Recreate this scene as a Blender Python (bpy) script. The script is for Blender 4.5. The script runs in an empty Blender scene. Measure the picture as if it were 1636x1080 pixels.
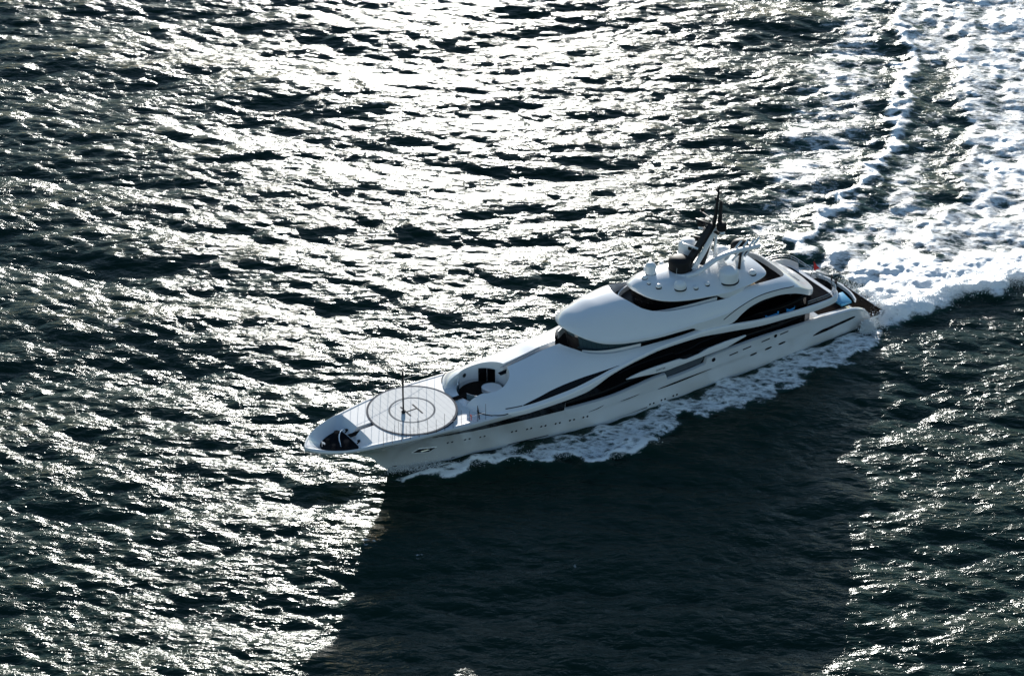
import bpy, bmesh, math, random
import numpy as np
from mathutils import Vector, Matrix, geometry
from mathutils.bvhtree import BVHTree

random.seed(7); RNG = np.random.default_rng(11)
scene = bpy.context.scene
COL = scene.collection
R = math.radians

# ------------------------------------------------------------------ camera
CAM_H = 211.135
cam_d = bpy.data.cameras.new('camera'); cam = bpy.data.objects.new('camera', cam_d); COL.objects.link(cam)
cam_d.sensor_width = 36.0; cam_d.angle = R(21.0); cam_d.clip_start = 1.0; cam_d.clip_end = 20000
cam.location = (0, 0, CAM_H); cam.rotation_euler = (R(90 - 31.2), 0, 0)
scene.camera = cam

# ------------------------------------------------------------------ sky, sun, exposure
SUN_EL, SUN_AZ = 9.8, -1.0          # azimuth from +Y towards +X
w = bpy.data.worlds.new('World'); scene.world = w; w.use_nodes = True
nt = w.node_tree; bg = nt.nodes['Background']
sky = nt.nodes.new('ShaderNodeTexSky'); sky.sky_type = 'NISHITA'; sky.sun_disc = False
sky.sun_elevation = R(SUN_EL); sky.sun_rotation = R(SUN_AZ); sky.air_density = 1.0; sky.dust_density = 0.1; sky.ozone_density = 2.0
nt.links.new(sky.outputs[0], bg.inputs[0]); bg.inputs[1].default_value = 0.065
sun_d = bpy.data.lights.new('sun', 'SUN'); sun = bpy.data.objects.new('sun', sun_d); COL.objects.link(sun)
sun_d.energy = 3.3; sun_d.angle = R(0.55); sun_d.color = (1.0, 0.96, 0.9)
sdir = Vector((math.sin(R(SUN_AZ)) * math.cos(R(SUN_EL)), math.cos(R(SUN_AZ)) * math.cos(R(SUN_EL)), math.sin(R(SUN_EL))))
sun.rotation_euler = sdir.to_track_quat('Z', 'Y').to_euler()
scene.view_settings.view_transform = 'Standard'; scene.view_settings.look = 'None'
scene.view_settings.exposure = 1.35; scene.view_settings.gamma = 1.0
scene.cycles.sample_clamp_direct = 10.0; scene.cycles.sample_clamp_indirect = 1.2
scene.cycles.caustics_reflective = False; scene.cycles.caustics_refractive = False
scene.cycles.max_bounces = 6; scene.cycles.transparent_max_bounces = 12
scene.cycles.use_denoising = True

# ------------------------------------------------------------------ materials
def mat(name, color, rough=0.5, metal=0.0, spec=0.5, coat=0.0, noise=None):
    m = bpy.data.materials.new(name); m.use_nodes = True
    t = m.node_tree; p = t.nodes['Principled BSDF']
    p.inputs['Base Color'].default_value = (*color, 1); p.inputs['Roughness'].default_value = rough
    p.inputs['Metallic'].default_value = metal; p.inputs['Specular IOR Level'].default_value = spec
    p.inputs['Coat Weight'].default_value = coat; p.inputs['Coat Roughness'].default_value = 0.06
    if noise:
        sc, amt, bump = noise
        tc = t.nodes.new('ShaderNodeTexCoord'); n = t.nodes.new('ShaderNodeTexNoise')
        n.inputs['Scale'].default_value = sc; n.inputs['Detail'].default_value = 5
        t.links.new(tc.outputs['Object'], n.inputs['Vector'])
        mp = t.nodes.new('ShaderNodeMapRange'); mp.inputs[3].default_value = 1 - amt; mp.inputs[4].default_value = 1 + amt
        t.links.new(n.outputs['Fac'], mp.inputs[0])
        mx = t.nodes.new('ShaderNodeMix'); mx.data_type = 'RGBA'; mx.blend_type = 'MULTIPLY'
        mx.inputs[0].default_value = 1; mx.inputs[6].default_value = (*color, 1)
        t.links.new(mp.outputs[0], mx.inputs[7]); t.links.new(mx.outputs[2], p.inputs['Base Color'])
        if bump:
            b = t.nodes.new('ShaderNodeBump'); b.inputs['Strength'].default_value = bump; b.inputs['Distance'].default_value = 0.05
            t.links.new(n.outputs['Fac'], b.inputs['Height']); t.links.new(b.outputs[0], p.inputs['Normal'])
    return m
M = {}
M['white'] = mat('white_gelcoat', (0.80, 0.81, 0.82), 0.22, coat=0.6, noise=(0.35, 0.035, 0.0))
M['hull'] = mat('hull_paint', (0.64, 0.655, 0.67), 0.16, coat=1.0, noise=(0.25, 0.05, 0.0))
M['hull'].node_tree.nodes['Principled BSDF'].inputs['Coat IOR'].default_value = 1.7
M['deck'] = mat('deck_paint', (0.78, 0.78, 0.77), 0.6, spec=0.18, noise=(1.2, 0.06, 0.05))
M['pad'] = mat('helipad_paint', (0.72, 0.72, 0.70), 0.62, spec=0.15, noise=(0.8, 0.10, 0.05))
M['glass'] = mat('black_glass', (0.004, 0.004, 0.005), 0.06, spec=0.2)
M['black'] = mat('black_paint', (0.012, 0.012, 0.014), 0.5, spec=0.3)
M['seam'] = mat('dark_seam', (0.02, 0.024, 0.03), 0.8, spec=0.15)
M['navy'] = mat('navy_marking', (0.03, 0.045, 0.07), 0.8, spec=0.15, noise=(2.0, 0.2, 0.0))
M['greyline'] = mat('grey_marking', (0.24, 0.24, 0.24), 0.9, spec=0.1, noise=(2.0, 0.15, 0.0))
M['joint'] = mat('panel_joint', (0.5, 0.5, 0.49), 0.8, spec=0.1, noise=(3.0, 0.1, 0.0))
M['teak'] = mat('dark_teak', (0.022, 0.018, 0.016), 0.9, spec=0.0, noise=(3.0, 0.3, 0.1))
M['floor'] = mat('dark_floor', (0.016, 0.017, 0.02), 0.9, spec=0.0, noise=(2.0, 0.3, 0.0))
M['steel'] = mat('steel', (0.62, 0.63, 0.65), 0.2, metal=1.0)
M['dome'] = mat('radome_white', (0.82, 0.83, 0.83), 0.35, noise=(1.0, 0.03, 0.0))
M['domeblack'] = mat('radome_black', (0.014, 0.013, 0.013), 0.6, spec=0.2, noise=(1.0, 0.2, 0.0))
M['blue'] = mat('blue_upholstery', (0.07, 0.42, 0.8), 0.8, noise=(4.0, 0.1, 0.1))
M['bluepale'] = mat('blue_tile', (0.10, 0.36, 0.58), 0.2, noise=(2.0, 0.15, 0.0))
M['red'] = mat('red_cloth', (0.55, 0.03, 0.03), 0.8, noise=(3.0, 0.1, 0.0))
M['warm'] = mat('tan_upholstery', (0.45, 0.36, 0.24), 0.8, noise=(3.0, 0.15, 0.0))
M['cloth'] = mat('dark_cloth', (0.012, 0.012, 0.016), 0.85, noise=(5.0, 0.2, 0.0))
M['skin'] = mat('skin', (0.45, 0.27, 0.19), 0.6, noise=(5.0, 0.1, 0.0))
M['tint'] = mat('tinted_glass', (0.05, 0.09, 0.11), 0.05, spec=0.6)
M['greyglass'] = mat('grey_recess', (0.06, 0.075, 0.09), 0.4, noise=(1.0, 0.2, 0.0))

# ------------------------------------------------------------------ helpers
def pchip(xs, ys):
    xs = np.asarray(xs, float); ys = np.asarray(ys, float)
    if xs[0] > xs[-1]: xs = xs[::-1]; ys = ys[::-1]
    hh = np.diff(xs); d = np.diff(ys) / hh; m = np.zeros_like(xs)
    for i in range(1, len(xs) - 1):
        if d[i-1] * d[i] > 0:
            w1 = 2*hh[i] + hh[i-1]; w2 = hh[i] + 2*hh[i-1]
            m[i] = (w1 + w2) / (w1/d[i-1] + w2/d[i])
    m[0] = d[0]; m[-1] = d[-1]
    def f(x):
        x = min(max(float(x), xs[0]), xs[-1]); i = min(int(np.searchsorted(xs, x, side='right')) - 1, len(xs) - 2); i = max(i, 0)
        t = (x - xs[i]) / hh[i]
        return float((2*t**3-3*t**2+1)*ys[i] + (t**3-2*t**2+t)*hh[i]*m[i] + (-2*t**3+3*t**2)*ys[i+1] + (t**3-t**2)*hh[i]*m[i+1])
    return f

def ob(name, verts, faces, material, parent=None, smooth=True, angle=35):
    me = bpy.data.meshes.new(name); me.from_pydata([tuple(v) for v in verts], [], faces); me.update()
    return fin(name, me, material, parent, smooth, angle)
def fin(name, me, material, parent=None, smooth=True, angle=35, fix=True):
    if fix:
        bm = bmesh.new(); bm.from_mesh(me); bmesh.ops.recalc_face_normals(bm, faces=bm.faces); bm.to_mesh(me); bm.free()
    if smooth:
        me.polygons.foreach_set('use_smooth', [True] * len(me.polygons))
        me.set_sharp_from_angle(angle=R(angle))
    o = bpy.data.objects.new(name, me); COL.objects.link(o)
    if material is not None: me.materials.append(material)
    if parent is not None: o.parent = parent
    return o

def loft_half(xs, half):
    """closed solid from mirrored half sections; half(x) -> [(y,z)...] first and last on y=0"""
    verts, faces, rings = [], [], []
    for x in xs:
        h = half(x); ring = []
        for (y, z) in h: ring.append(len(verts)); verts.append((x, y, z))
        for (y, z) in reversed(h[1:-1]): ring.append(len(verts)); verts.append((x, -y, z))
        rings.append(ring)
    n = len(rings[0])
    for a, b in zip(rings[:-1], rings[1:]):
        for i in range(n): faces.append((a[i], a[(i+1) % n], b[(i+1) % n], b[i]))
    faces.append(tuple(rings[0])); faces.append(tuple(reversed(rings[-1])))
    return verts, faces

def prism_z(poly, z0, z1, poly_top=None):
    pt = poly_top or poly; n = len(poly)
    zf0 = z0 if callable(z0) else (lambda x: z0); zf1 = z1 if callable(z1) else (lambda x: z1)
    v = [(x, y, zf0(x)) for x, y in poly] + [(x, y, zf1(x)) for x, y in pt]
    f = [tuple(range(n))[::-1], tuple(range(n, 2*n))] + [(i, (i+1) % n, n+(i+1) % n, n+i) for i in range(n)]
    return v, f
def prism_y(poly, y0, y1):
    n = len(poly); v = [(x, y0, z) for x, z in poly] + [(x, y1, z) for x, z in poly]
    f = [tuple(range(n)), tuple(range(n, 2*n))[::-1]] + [(i, n+i, n+(i+1) % n, (i+1) % n) for i in range(n)]
    return v, f
def mirror_poly(half):                      # half: [(x,y)] with y>=0 front to aft -> closed plan outline
    return list(half) + [(x, -y) for x, y in reversed(half) if abs(y) > 1e-6]
def spline(pts, n=8, closed=False):
    P = [np.array(p, float) for p in pts]; out = []; m = len(P)
    rng = range(m if closed else m - 1)
    for i in rng:
        if closed: p0, p1, p2, p3 = P[(i-1) % m], P[i], P[(i+1) % m], P[(i+2) % m]
        else: p0, p1, p2, p3 = P[max(i-1, 0)], P[i], P[i+1], P[min(i+2, m-1)]
        for k in range(n):
            t = k / n
            out.append(0.5*((2*p1)+(-p0+p2)*t+(2*p0-5*p1+4*p2-p3)*t*t+(-p0+3*p1-3*p2+p3)*t**3))
    if not closed: out.append(P[-1])
    return [tuple(float(c) for c in p) for p in out]

def boolean(o, vf, op='DIFFERENCE'):
    c = ob('cutter', vf[0], vf[1], None, o.parent, smooth=False); bpy.context.view_layer.update()
    md = o.modifiers.new('b', 'BOOLEAN'); md.object = c; md.operation = op; md.solver = 'EXACT'
    dg = bpy.context.evaluated_depsgraph_get(); me = bpy.data.meshes.new_from_object(o.evaluated_get(dg))
    o.modifiers.clear(); old = o.data; mats = [m for m in old.materials]; o.data = me
    me.materials.clear()
    for m_ in mats: me.materials.append(m_)
    me.polygons.foreach_set('material_index', [0]*len(me.polygons))
    me.polygons.foreach_set('use_smooth', [True]*len(me.polygons)); me.set_sharp_from_angle(angle=R(35))
    me.name = old.name; cm = c.data
    bpy.data.objects.remove(c); bpy.data.meshes.remove(cm); bpy.data.meshes.remove(old)

def bvh_of(*objs):
    v, f = [], []
    for o in objs:
        k = len(v); v += [tuple(a.co) for a in o.data.vertices]; f += [tuple(k+i for i in p.vertices) for p in o.data.polygons]
    return BVHTree.FromPolygons(v, f)

def tube(path, rad, n=8, caps=True):
    P = [Vector(p) for p in path]; rads = rad if isinstance(rad, (list, tuple)) else [rad]*len(P)
    v, f = [], []; prev = None
    for i, p in enumerate(P):
        t = (P[min(i+1, len(P)-1)] - P[max(i-1, 0)]).normalized()
        if prev is None: prev = t.orthogonal().normalized()
        nx = (prev - t*prev.dot(t)).normalized(); prev = nx; ny = t.cross(nx)
        for k in range(n):
            a = 2*math.pi*k/n; v.append(p + (nx*math.cos(a)+ny*math.sin(a))*rads[i])
    for i in range(len(P)-1):
        for k in range(n): f.append((i*n+k, i*n+(k+1) % n, (i+1)*n+(k+1) % n, (i+1)*n+k))
    if caps: f.append(tuple(range(n))[::-1]); f.append(tuple(range((len(P)-1)*n, len(P)*n)))
    return v, f
def lathe(profile, center, n=28):
    cx, cy, cz = center; v, f = [], []
    for r, z in profile:
        for k in range(n):
            a = 2*math.pi*k/n; v.append((cx+r*math.cos(a), cy+r*math.sin(a), cz+z))
    for i in range(len(profile)-1):
        for k in range(n): f.append((i*n+k, i*n+(k+1) % n, (i+1)*n+(k+1) % n, (i+1)*n+k))
    f.append(tuple(range(n))[::-1]); f.append(tuple(range((len(profile)-1)*n, len(profile)*n)))
    return v, f
def box(c, s, rz=0.0):
    cx, cy, cz = c; v = []
    for dx in (-.5, .5):
        for dy in (-.5, .5):
            for dz in (-.5, .5):
                x, y = dx*s[0], dy*s[1]
                v.append((cx+x*math.cos(rz)-y*math.sin(rz), cy+x*math.sin(rz)+y*math.cos(rz), cz+dz*s[2]))
    return v, [(0,1,3,2),(4,6,7,5),(0,4,5,1),(2,3,7,6),(0,2,6,4),(1,5,7,3)]
def merge(*vfs):
    V, F = [], []
    for v, f in vfs:
        k = len(V); V += list(v); F += [tuple(k+i for i in q) for q in f]
    return V, F
def bevel(o, wdt, seg=2):
    bm = bmesh.new(); bm.from_mesh(o.data)
    bmesh.ops.bevel(bm, geom=[e for e in bm.edges], offset=wdt, segments=seg, affect='EDGES', profile=0.5)
    bm.to_mesh(o.data); bm.free()
    o.data.polygons.foreach_set('use_smooth', [True]*len(o.data.polygons)); o.data.set_sharp_from_angle(angle=R(40))
def sweep(path, prof, up=Vector((0, 0, 1))):
    """closed profile [(side,up)] swept on a path"""
    P = [Vector(p) for p in path]; n = len(prof); v, f = [], []
    for i, p in enumerate(P):
        t = (P[min(i+1, len(P)-1)] - P[max(i-1, 0)]).normalized(); s = t.cross(up).normalized(); u = s.cross(t)
        for a, b in prof: v.append(p + s*a + u*b)
    for i in range(len(P)-1):
        for k in range(n): f.append((i*n+k, i*n+(k+1) % n, (i+1)*n+(k+1) % n, (i+1)*n+k))
    f.append(tuple(range(n))[::-1]); f.append(tuple(range((len(P)-1)*n, len(P)*n)))
    return v, f

def patch(name, outline, bvh, material, parent, off=0.015, thick=0.06, cell=0.5, both=True, inset=None):
    """thin panel following the side of the ship; outline in (x,z); one for each side"""
    poly = [Vector((x, z)) for x, z in outline]; n = len(poly)
    xs = [p.x for p in poly]; zs = [p.y for p in poly]
    pts = list(poly); x = min(xs)+cell/2
    def inside(q):
        c = False
        for i in range(n):
            a, b = poly[i], poly[i-1]
            if (a.y > q.y) != (b.y > q.y) and q.x < (b.x-a.x)*(q.y-a.y)/(b.y-a.y)+a.x: c = not c
        return c
    def edist(q):
        return min(((q - geometry.intersect_point_line(q, poly[i], poly[i-1])[0].to_2d()).length
                    if 0 <= geometry.intersect_point_line(q, poly[i], poly[i-1])[1] <= 1 else 9) for i in range(n))
    zc = max(0.18, min(cell, (max(zs)-min(zs))/4))
    while x < max(xs):
        z = min(zs)+zc/2
        while z < max(zs):
            q = Vector((x, z))
            if inside(q) and edist(q) > 0.06: pts.append(q)
            z += zc
        x += cell
    res = geometry.delaunay_2d_cdt(pts, [], [list(range(n))], 1, 1e-5)
    pv, pf = res[0], res[2]
    front, back = [], []
    for q in pv:
        hit = bvh.ray_cast(Vector((q.x, 14, q.y)), Vector((0, -1, 0)))
        if hit[0] is None: loc, nr = Vector((q.x, 6.8, q.y)), Vector((0, 1, 0))
        else: loc, nr = hit[0], hit[1]
        if nr.y < 0: nr = -nr
        front.append(loc+nr*off); back.append(loc-nr*(thick-off))
    k = len(pv); V = front+back; F = [tuple(f) for f in pf]+[tuple(reversed([i+k for i in f])) for f in pf]
    cnt = {}
    for f in pf:
        for i in range(len(f)):
            a, b = f[i], f[(i+1) % len(f)]; cnt[(a, b)] = 1
    for (a, b) in list(cnt):
        if (b, a) not in cnt: F.append((b, a, a+k, b+k))
    objs = [ob(name, V, F, material, parent, angle=40)]
    if both: objs.append(ob(name, [(p[0], -p[1], p[2]) for p in V], F, material, parent, angle=40))
    return objs

def both_sides(name, vf, material, parent, **kw):
    a = ob(name, vf[0], vf[1], material, parent, **kw)
    b = ob(name, [(p[0], -p[1], p[2]) for p in vf[0]], vf[1], material, parent, **kw)
    return a, b

# ------------------------------------------------------------------ sea
WAKE = {
 'bow': [(-16.5,313.3),(-13.6,315.3),(-5.0,317.5),(2.8,321.1),(9.8,323.3),(18.8,328.6),(23.6,332.6),(32.4,338.7),(43.7,346.1),(52.5,350.1),(55.1,352.2),(55.5,347.7),(51.4,344.2),(47.6,338.2),(44.6,339.5),(39.6,332.8),(34.8,330.1),(30.3,329.0),(25.3,326.8),(21.7,323.3),(20.9,320.4),(16.6,317.3),(13.5,315.8),(9.7,316.8),(4.5,315.8),(-0.7,316.1),(-4.5,314.2),(-10.1,312.8),(-13.5,312.4)],
 'bowcrest': [(-13.5,312.8),(-10.1,313.6),(-4.5,315.0),(-0.7,316.5),(4.5,316.4),(9.7,317.3),(13.5,316.5),(16.6,317.9),(20.3,320.8)],
 'wash': [(52.3,361.4),(51.0,367.1),(51.1,372.0),(58.7,375.0),(68.3,374.0),(79.9,376.0),(92.5,379.0),(130,388),(130,376),(90.4,367.1),(77.8,362.9),(73.0,360.3),(69.1,359.6),(65.0,356.6),(60.8,353.7),(56.8,350.8),(53.8,349.5)],
 'washcrest': [(56.0,355.9),(59.4,357.3),(63.4,359.2),(67.6,362.2),(72.5,362.9),(78.2,365.2),(90.9,370.0),(120,380)],
 'wakeall': [(36.2,361.4),(42.5,374.0),(51.0,386.1),(58.9,398.9),(64.8,418.1),(68.8,442.5),(65.0,469.3),(64.0,504.9),(163.7,531.0),(130.1,395.6),(91.8,375.0),(79.1,371.0),(55.8,367.1),(48.9,365.2)],
 'lane': [(65.3,389.3),(67.9,418.1),(72.1,442.5),(80.5,447.7),(77.4,418.1),(73.8,395.6),(69.1,387.2)],
 'ridge1': [(43.2,374.0),(51.0,386.1),(58.8,398.2),(65.3,418.1),(70.4,445.1),(71.0,461.0),(69.3,486.5)],
 'ridge2': [(64.5,375.0),(70.4,389.3),(75.6,406.6),(79.4,430.0),(81.5,450.3),(82.8,480.7)],
 'dense': [(56.1,369.1),(64.6,376.0),(70.4,389.3),(75.6,406.6),(79.4,430.0),(81.5,450.3),(82.0,492.5),(163.7,531.0),(130.1,395.6),(91.8,375.0),(78.8,369.1)],
 'patchy': [(31.4,359.6),(36.3,389.3),(42.5,418.1),(53.1,452.9),(61.6,492.5),(72.4,492.5),(70.2,445.1),(64.8,418.1),(58.3,397.8),(49.9,385.1),(41.9,373.0),(36.2,361.4)],
}
N, LP = 2048, 520.0
kf = np.fft.fftfreq(N, LP/N)*2*math.pi
KX, KY = np.meshgrid(kf, kf); K = np.sqrt(KX**2+KY**2); K[0, 0] = 1e-9
TH = np.arctan2(KY, KX)
def rnd_field(S):
    z = (RNG.normal(size=(N, N))+1j*RNG.normal(size=(N, N)))*np.sqrt(S)
    return z
LAMP = 16.0; kp = 2*math.pi/LAMP
lo = np.exp(-1.25*(kp/K)**2)
th0 = R(97) - R(22)*np.clip(np.log(K/kp)/2.0, 0, 1)            # short waves come round to the wind
spread = 0.05+np.abs(np.cos((TH-th0)/1.0))**np.where(K < 2*kp, 8.0, 4.5)
S = lo*K**-3.9*spread*np.exp(-(K*0.16)**2); S[0, 0] = 0
Hk = rnd_field(S)
hgt = np.fft.ifft2(Hk).real; amp = 0.165/hgt.std(); hgt *= amp
CH = 1.15
dxf = np.fft.ifft2(-1j*KX/K*Hk).real*amp*CH; dyf = np.fft.ifft2(-1j*KY/K*Hk).real*amp*CH
slope = np.fft.ifft2(1j*KY*Hk).real.std()*amp
sw = np.exp(-((K-2*math.pi/30)/(2*math.pi/30*0.35))**2)*(0.02+np.abs(np.cos(TH-R(84)))**14); sw[0, 0] = 0
Sk = rnd_field(sw); swell = np.fft.ifft2(Sk).real; a2 = 0.20/swell.std(); hgt += swell*a2
dyf += np.fft.ifft2(-1j*KY/K*Sk).real*a2*0.8
print('sea: sigma', hgt.std(), 'slope y', slope)
lump = np.fft.ifft2(rnd_field(np.exp(-(K*0.16)**2)*np.exp(-(1.2/K)**2)*K**-2.2)).real; lump /= lump.std()
lump2 = np.fft.ifft2(rnd_field(np.exp(-(0.30/K)**2)*np.exp(-(K*0.6)**2)*K**-2.0)).real; lump2 /= lump2.std()

def sample(F, x, y):
    u = (x/LP*N) % N; v = (y/LP*N) % N
    i = np.floor(u).astype(np.int32); j = np.floor(v).astype(np.int32); a = u-i; b = v-j
    i %= N; j %= N; i1 = (i+1) % N; j1 = (j+1) % N
    return F[j, i]*(1-a)*(1-b)+F[j, i1]*a*(1-b)+F[j1, i]*(1-a)*b+F[j1, i1]*a*b

def axis(lo_, hi_, d, far0, far1):
    a = list(np.arange(lo_, hi_+d/2, d)); s = d; x = a[-1]; up = []
    while x < far1: s *= 1.16; x += s; up.append(x)
    s = d; x = a[0]; dn = []
    while x > far0: s *= 1.16; x -= s; dn.append(x)
    return np.array(dn[::-1]+a+up)
gx = axis(-104, 106, 0.27, -6000, 6000); gy = axis(258, 492, 0.27, -4000, 9000)
GX, GY = np.meshgrid(gx, gy)
cell = np.maximum(np.gradient(gx)[None, :], np.gradient(gy)[:, None])
fade = np.clip(1.6-cell/6.0, 0, 1)
inner = (cell < 0.3)

def poly_sd(P, X, Y):
    d2 = np.full(X.shape, 1e12); ins = np.zeros(X.shape, bool); n = len(P)
    for i in range(n):
        ax, ay = P[i]; bx, by = P[i-1]; ex, ey = bx-ax, by-ay
        t = np.clip(((X-ax)*ex+(Y-ay)*ey)/(ex*ex+ey*ey), 0, 1)
        d2 = np.minimum(d2, (X-ax-t*ex)**2+(Y-ay-t*ey)**2)
        c = ((ay > Y) != (by > Y)); den = (by-ay) if by != ay else 1e-9
        ins ^= c & (X < ex*(Y-ay)/den+ax)
    return np.where(ins, 1, -1)*np.sqrt(d2)
def line_d(P, X, Y):
    d2 = np.full(X.shape, 1e12); tt = np.zeros(X.shape); n = len(P)-1
    for i in range(n):
        ax, ay = P[i]; bx, by = P[i+1]; ex, ey = bx-ax, by-ay
        t = np.clip(((X-ax)*ex+(Y-ay)*ey)/(ex*ex+ey*ey), 0, 1); q = (X-ax-t*ex)**2+(Y-ay-t*ey)**2
        m = q < d2; d2 = np.where(m, q, d2); tt = np.where(m, (i+t)/n, tt)
    return np.sqrt(d2), tt
def sst(a, b, x):
    t = np.clip((x-a)/(b-a), 0, 1); return t*t*(3-2*t)

# ragged coordinates for the foam outlines
wob = sample(lump2, GX, GY); wob2 = sample(lump2, GX+170, GY+60); wl = sample(lump, GX, GY)
QX, QY = GX+wob*0.9+wl*0.12, GY+wob2*0.9
foam_w = np.zeros(GX.shape); foam_b = np.zeros(GX.shape)
sd = {k: poly_sd(WAKE[k], QX, QY) for k in ('bow', 'wash', 'wakeall', 'lane', 'dense', 'patchy')}
l1, _ = line_d(WAKE['ridge1'], QX, QY); l2, _ = line_d(WAKE['ridge2'], QX, QY)
lc, tc_ = line_d(WAKE['washcrest'], QX, QY); lb, tb = line_d(WAKE['bowcrest'], QX, QY)
foam_w = np.maximum.reduce([
    0.98*sst(-1.0, 2.5, sd['wash']),
    0.57*sst(-2, 6, sd['wakeall']),
    0.68*sst(-2, 5, sd['dense']),
    0.52*sst(-3, 8, sd['patchy']),
    0.85*np.exp(-(l1/1.8)**2), 0.75*np.exp(-(l2/2.2)**2)])
foam_w *= 1-0.45*sst(-1, 2.5, sd['lane'])*(1-np.exp(-(l1/2)**2))
foam_w = np.clip(foam_w+0.06*wob*(foam_w > 0.02), 0, 1)
foam_b = np.maximum(0.70*sst(-0.6, 1.4, sd['bow']), 0.95*np.exp(-(lb/1.3)**2)*sst(-0.8, 0.6, sd['bow']))
HGT = sample(hgt, GX, GY)*fade
calm = 1-0.45*sst(0, 6, sd['wakeall'])
DX = sample(dxf, GX, GY)*fade*calm; DY = sample(dyf, GX, GY)*fade*calm
bulk = (0.55*np.exp(-(l1/2.2)**2)+0.35*np.exp(-(l2/2.6)**2)+1.25*np.exp(-(lc/2.6)**2)*(1-0.4*tc_)
        + 0.75*np.exp(-(lb/1.4)**2)*np.sin(np.clip(tb, 0, 1)*math.pi)**0.5+0.45*sst(0, 5, sd['wash'])
        + 0.10*wob*sst(-1, 4, sd['wakeall'])+0.25*sst(0, 2, sd['bow']))
bulk = np.where(inner, bulk, 0)
WZ = HGT*calm+bulk
PX, PY = GX+DX, GY+DY

def grid_mesh(name, Xg, Yg, Zg, quads, material, attr=None):
    me = bpy.data.meshes.new(name); nv = Xg.size
    me.vertices.add(nv); me.vertices.foreach_set('co', np.stack([Xg.ravel(), Yg.ravel(), Zg.ravel()], 1).astype(np.float32).ravel())
    nq = len(quads); me.loops.add(nq*4); me.loops.foreach_set('vertex_index', quads.astype(np.int32).ravel())
    me.polygons.add(nq); me.polygons.foreach_set('loop_start', np.arange(0, nq*4, 4, dtype=np.int32))
    me.polygons.foreach_set('use_smooth', np.ones(nq, bool))
    me.update(calc_edges=True)
    if attr is not None:
        a = me.attributes.new('foam', 'FLOAT', 'POINT'); a.data.foreach_set('value', attr.astype(np.float32).ravel())
    o = bpy.data.objects.new(name, me); COL.objects.link(o); me.materials.append(material); return o
ny, nx = GX.shape
ids = np.arange(nx*ny).reshape(ny, nx)
quads = np.stack([ids[:-1, :-1], ids[:-1, 1:], ids[1:, 1:], ids[1:, :-1]], -1).reshape(-1, 4)

def N_(t, typ, **kw):
    n = t.nodes.new(typ)
    for k, v in kw.items(): setattr(n, k, v)
    return n
def water_mat():
    m = bpy.data.materials.new('sea_water'); m.use_nodes = True; t = m.node_tree; p = t.nodes['Principled BSDF']
    p.inputs['Base Color'].default_value = (0.003, 0.018, 0.0125, 1)
    p.inputs['Specular IOR Level'].default_value = 0.28; p.inputs['Specular Tint'].default_value = (0.8, 1.0, 0.88, 1)
    p.inputs['Roughness'].default_value = 0.13; p.inputs['IOR'].default_value = 1.333
    g = N_(t, 'ShaderNodeNewGeometry'); mp = N_(t, 'ShaderNodeMapping'); mp.inputs['Rotation'].default_value = (0, 0, R(20))
    mp.inputs['Scale'].default_value = (0.43, 1.0, 1.0); t.links.new(g.outputs['Position'], mp.inputs[0])
    n1 = N_(t, 'ShaderNodeTexNoise'); n1.inputs['Scale'].default_value = 1.0; n1.inputs['Detail'].default_value = 4; n1.inputs['Roughness'].default_value = 0.58; n1.inputs['Distortion'].default_value = 0.4
    t.links.new(mp.outputs[0], n1.inputs['Vector'])
    b = N_(t, 'ShaderNodeBump'); b.inputs['Strength'].default_value = 1.0; b.inputs['Distance'].default_value = 0.41
    n3 = N_(t, 'ShaderNodeTexNoise'); n3.inputs['Scale'].default_value = 0.035; n3.inputs['Detail'].default_value = 2; t.links.new(g.outputs['Position'], n3.inputs['Vector'])
    mr = N_(t, 'ShaderNodeMapRange'); mr.inputs[1].default_value = 0.32; mr.inputs[2].default_value = 0.68; mr.inputs[3].default_value = 0.62; mr.inputs[4].default_value = 1.15
    t.links.new(n3.outputs['Fac'], mr.inputs[0]); t.links.new(mr.outputs[0], b.inputs['Strength'])
    at = N_(t, 'ShaderNodeAttribute', attribute_name='foam'); mx = N_(t, 'ShaderNodeMix'); mx.data_type = 'RGBA'
    mx.inputs[6].default_value = (0.003, 0.018, 0.0125, 1); mx.inputs[7].default_value = (0.035, 0.10, 0.092, 1)
    t.links.new(at.outputs['Fac'], mx.inputs[0]); t.links.new(mx.outputs[2], p.inputs['Base Color'])
    t.links.new(n1.outputs['Fac'], b.inputs['Height']); t.links.new(b.outputs[0], p.inputs['Normal'])
    return m
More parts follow.
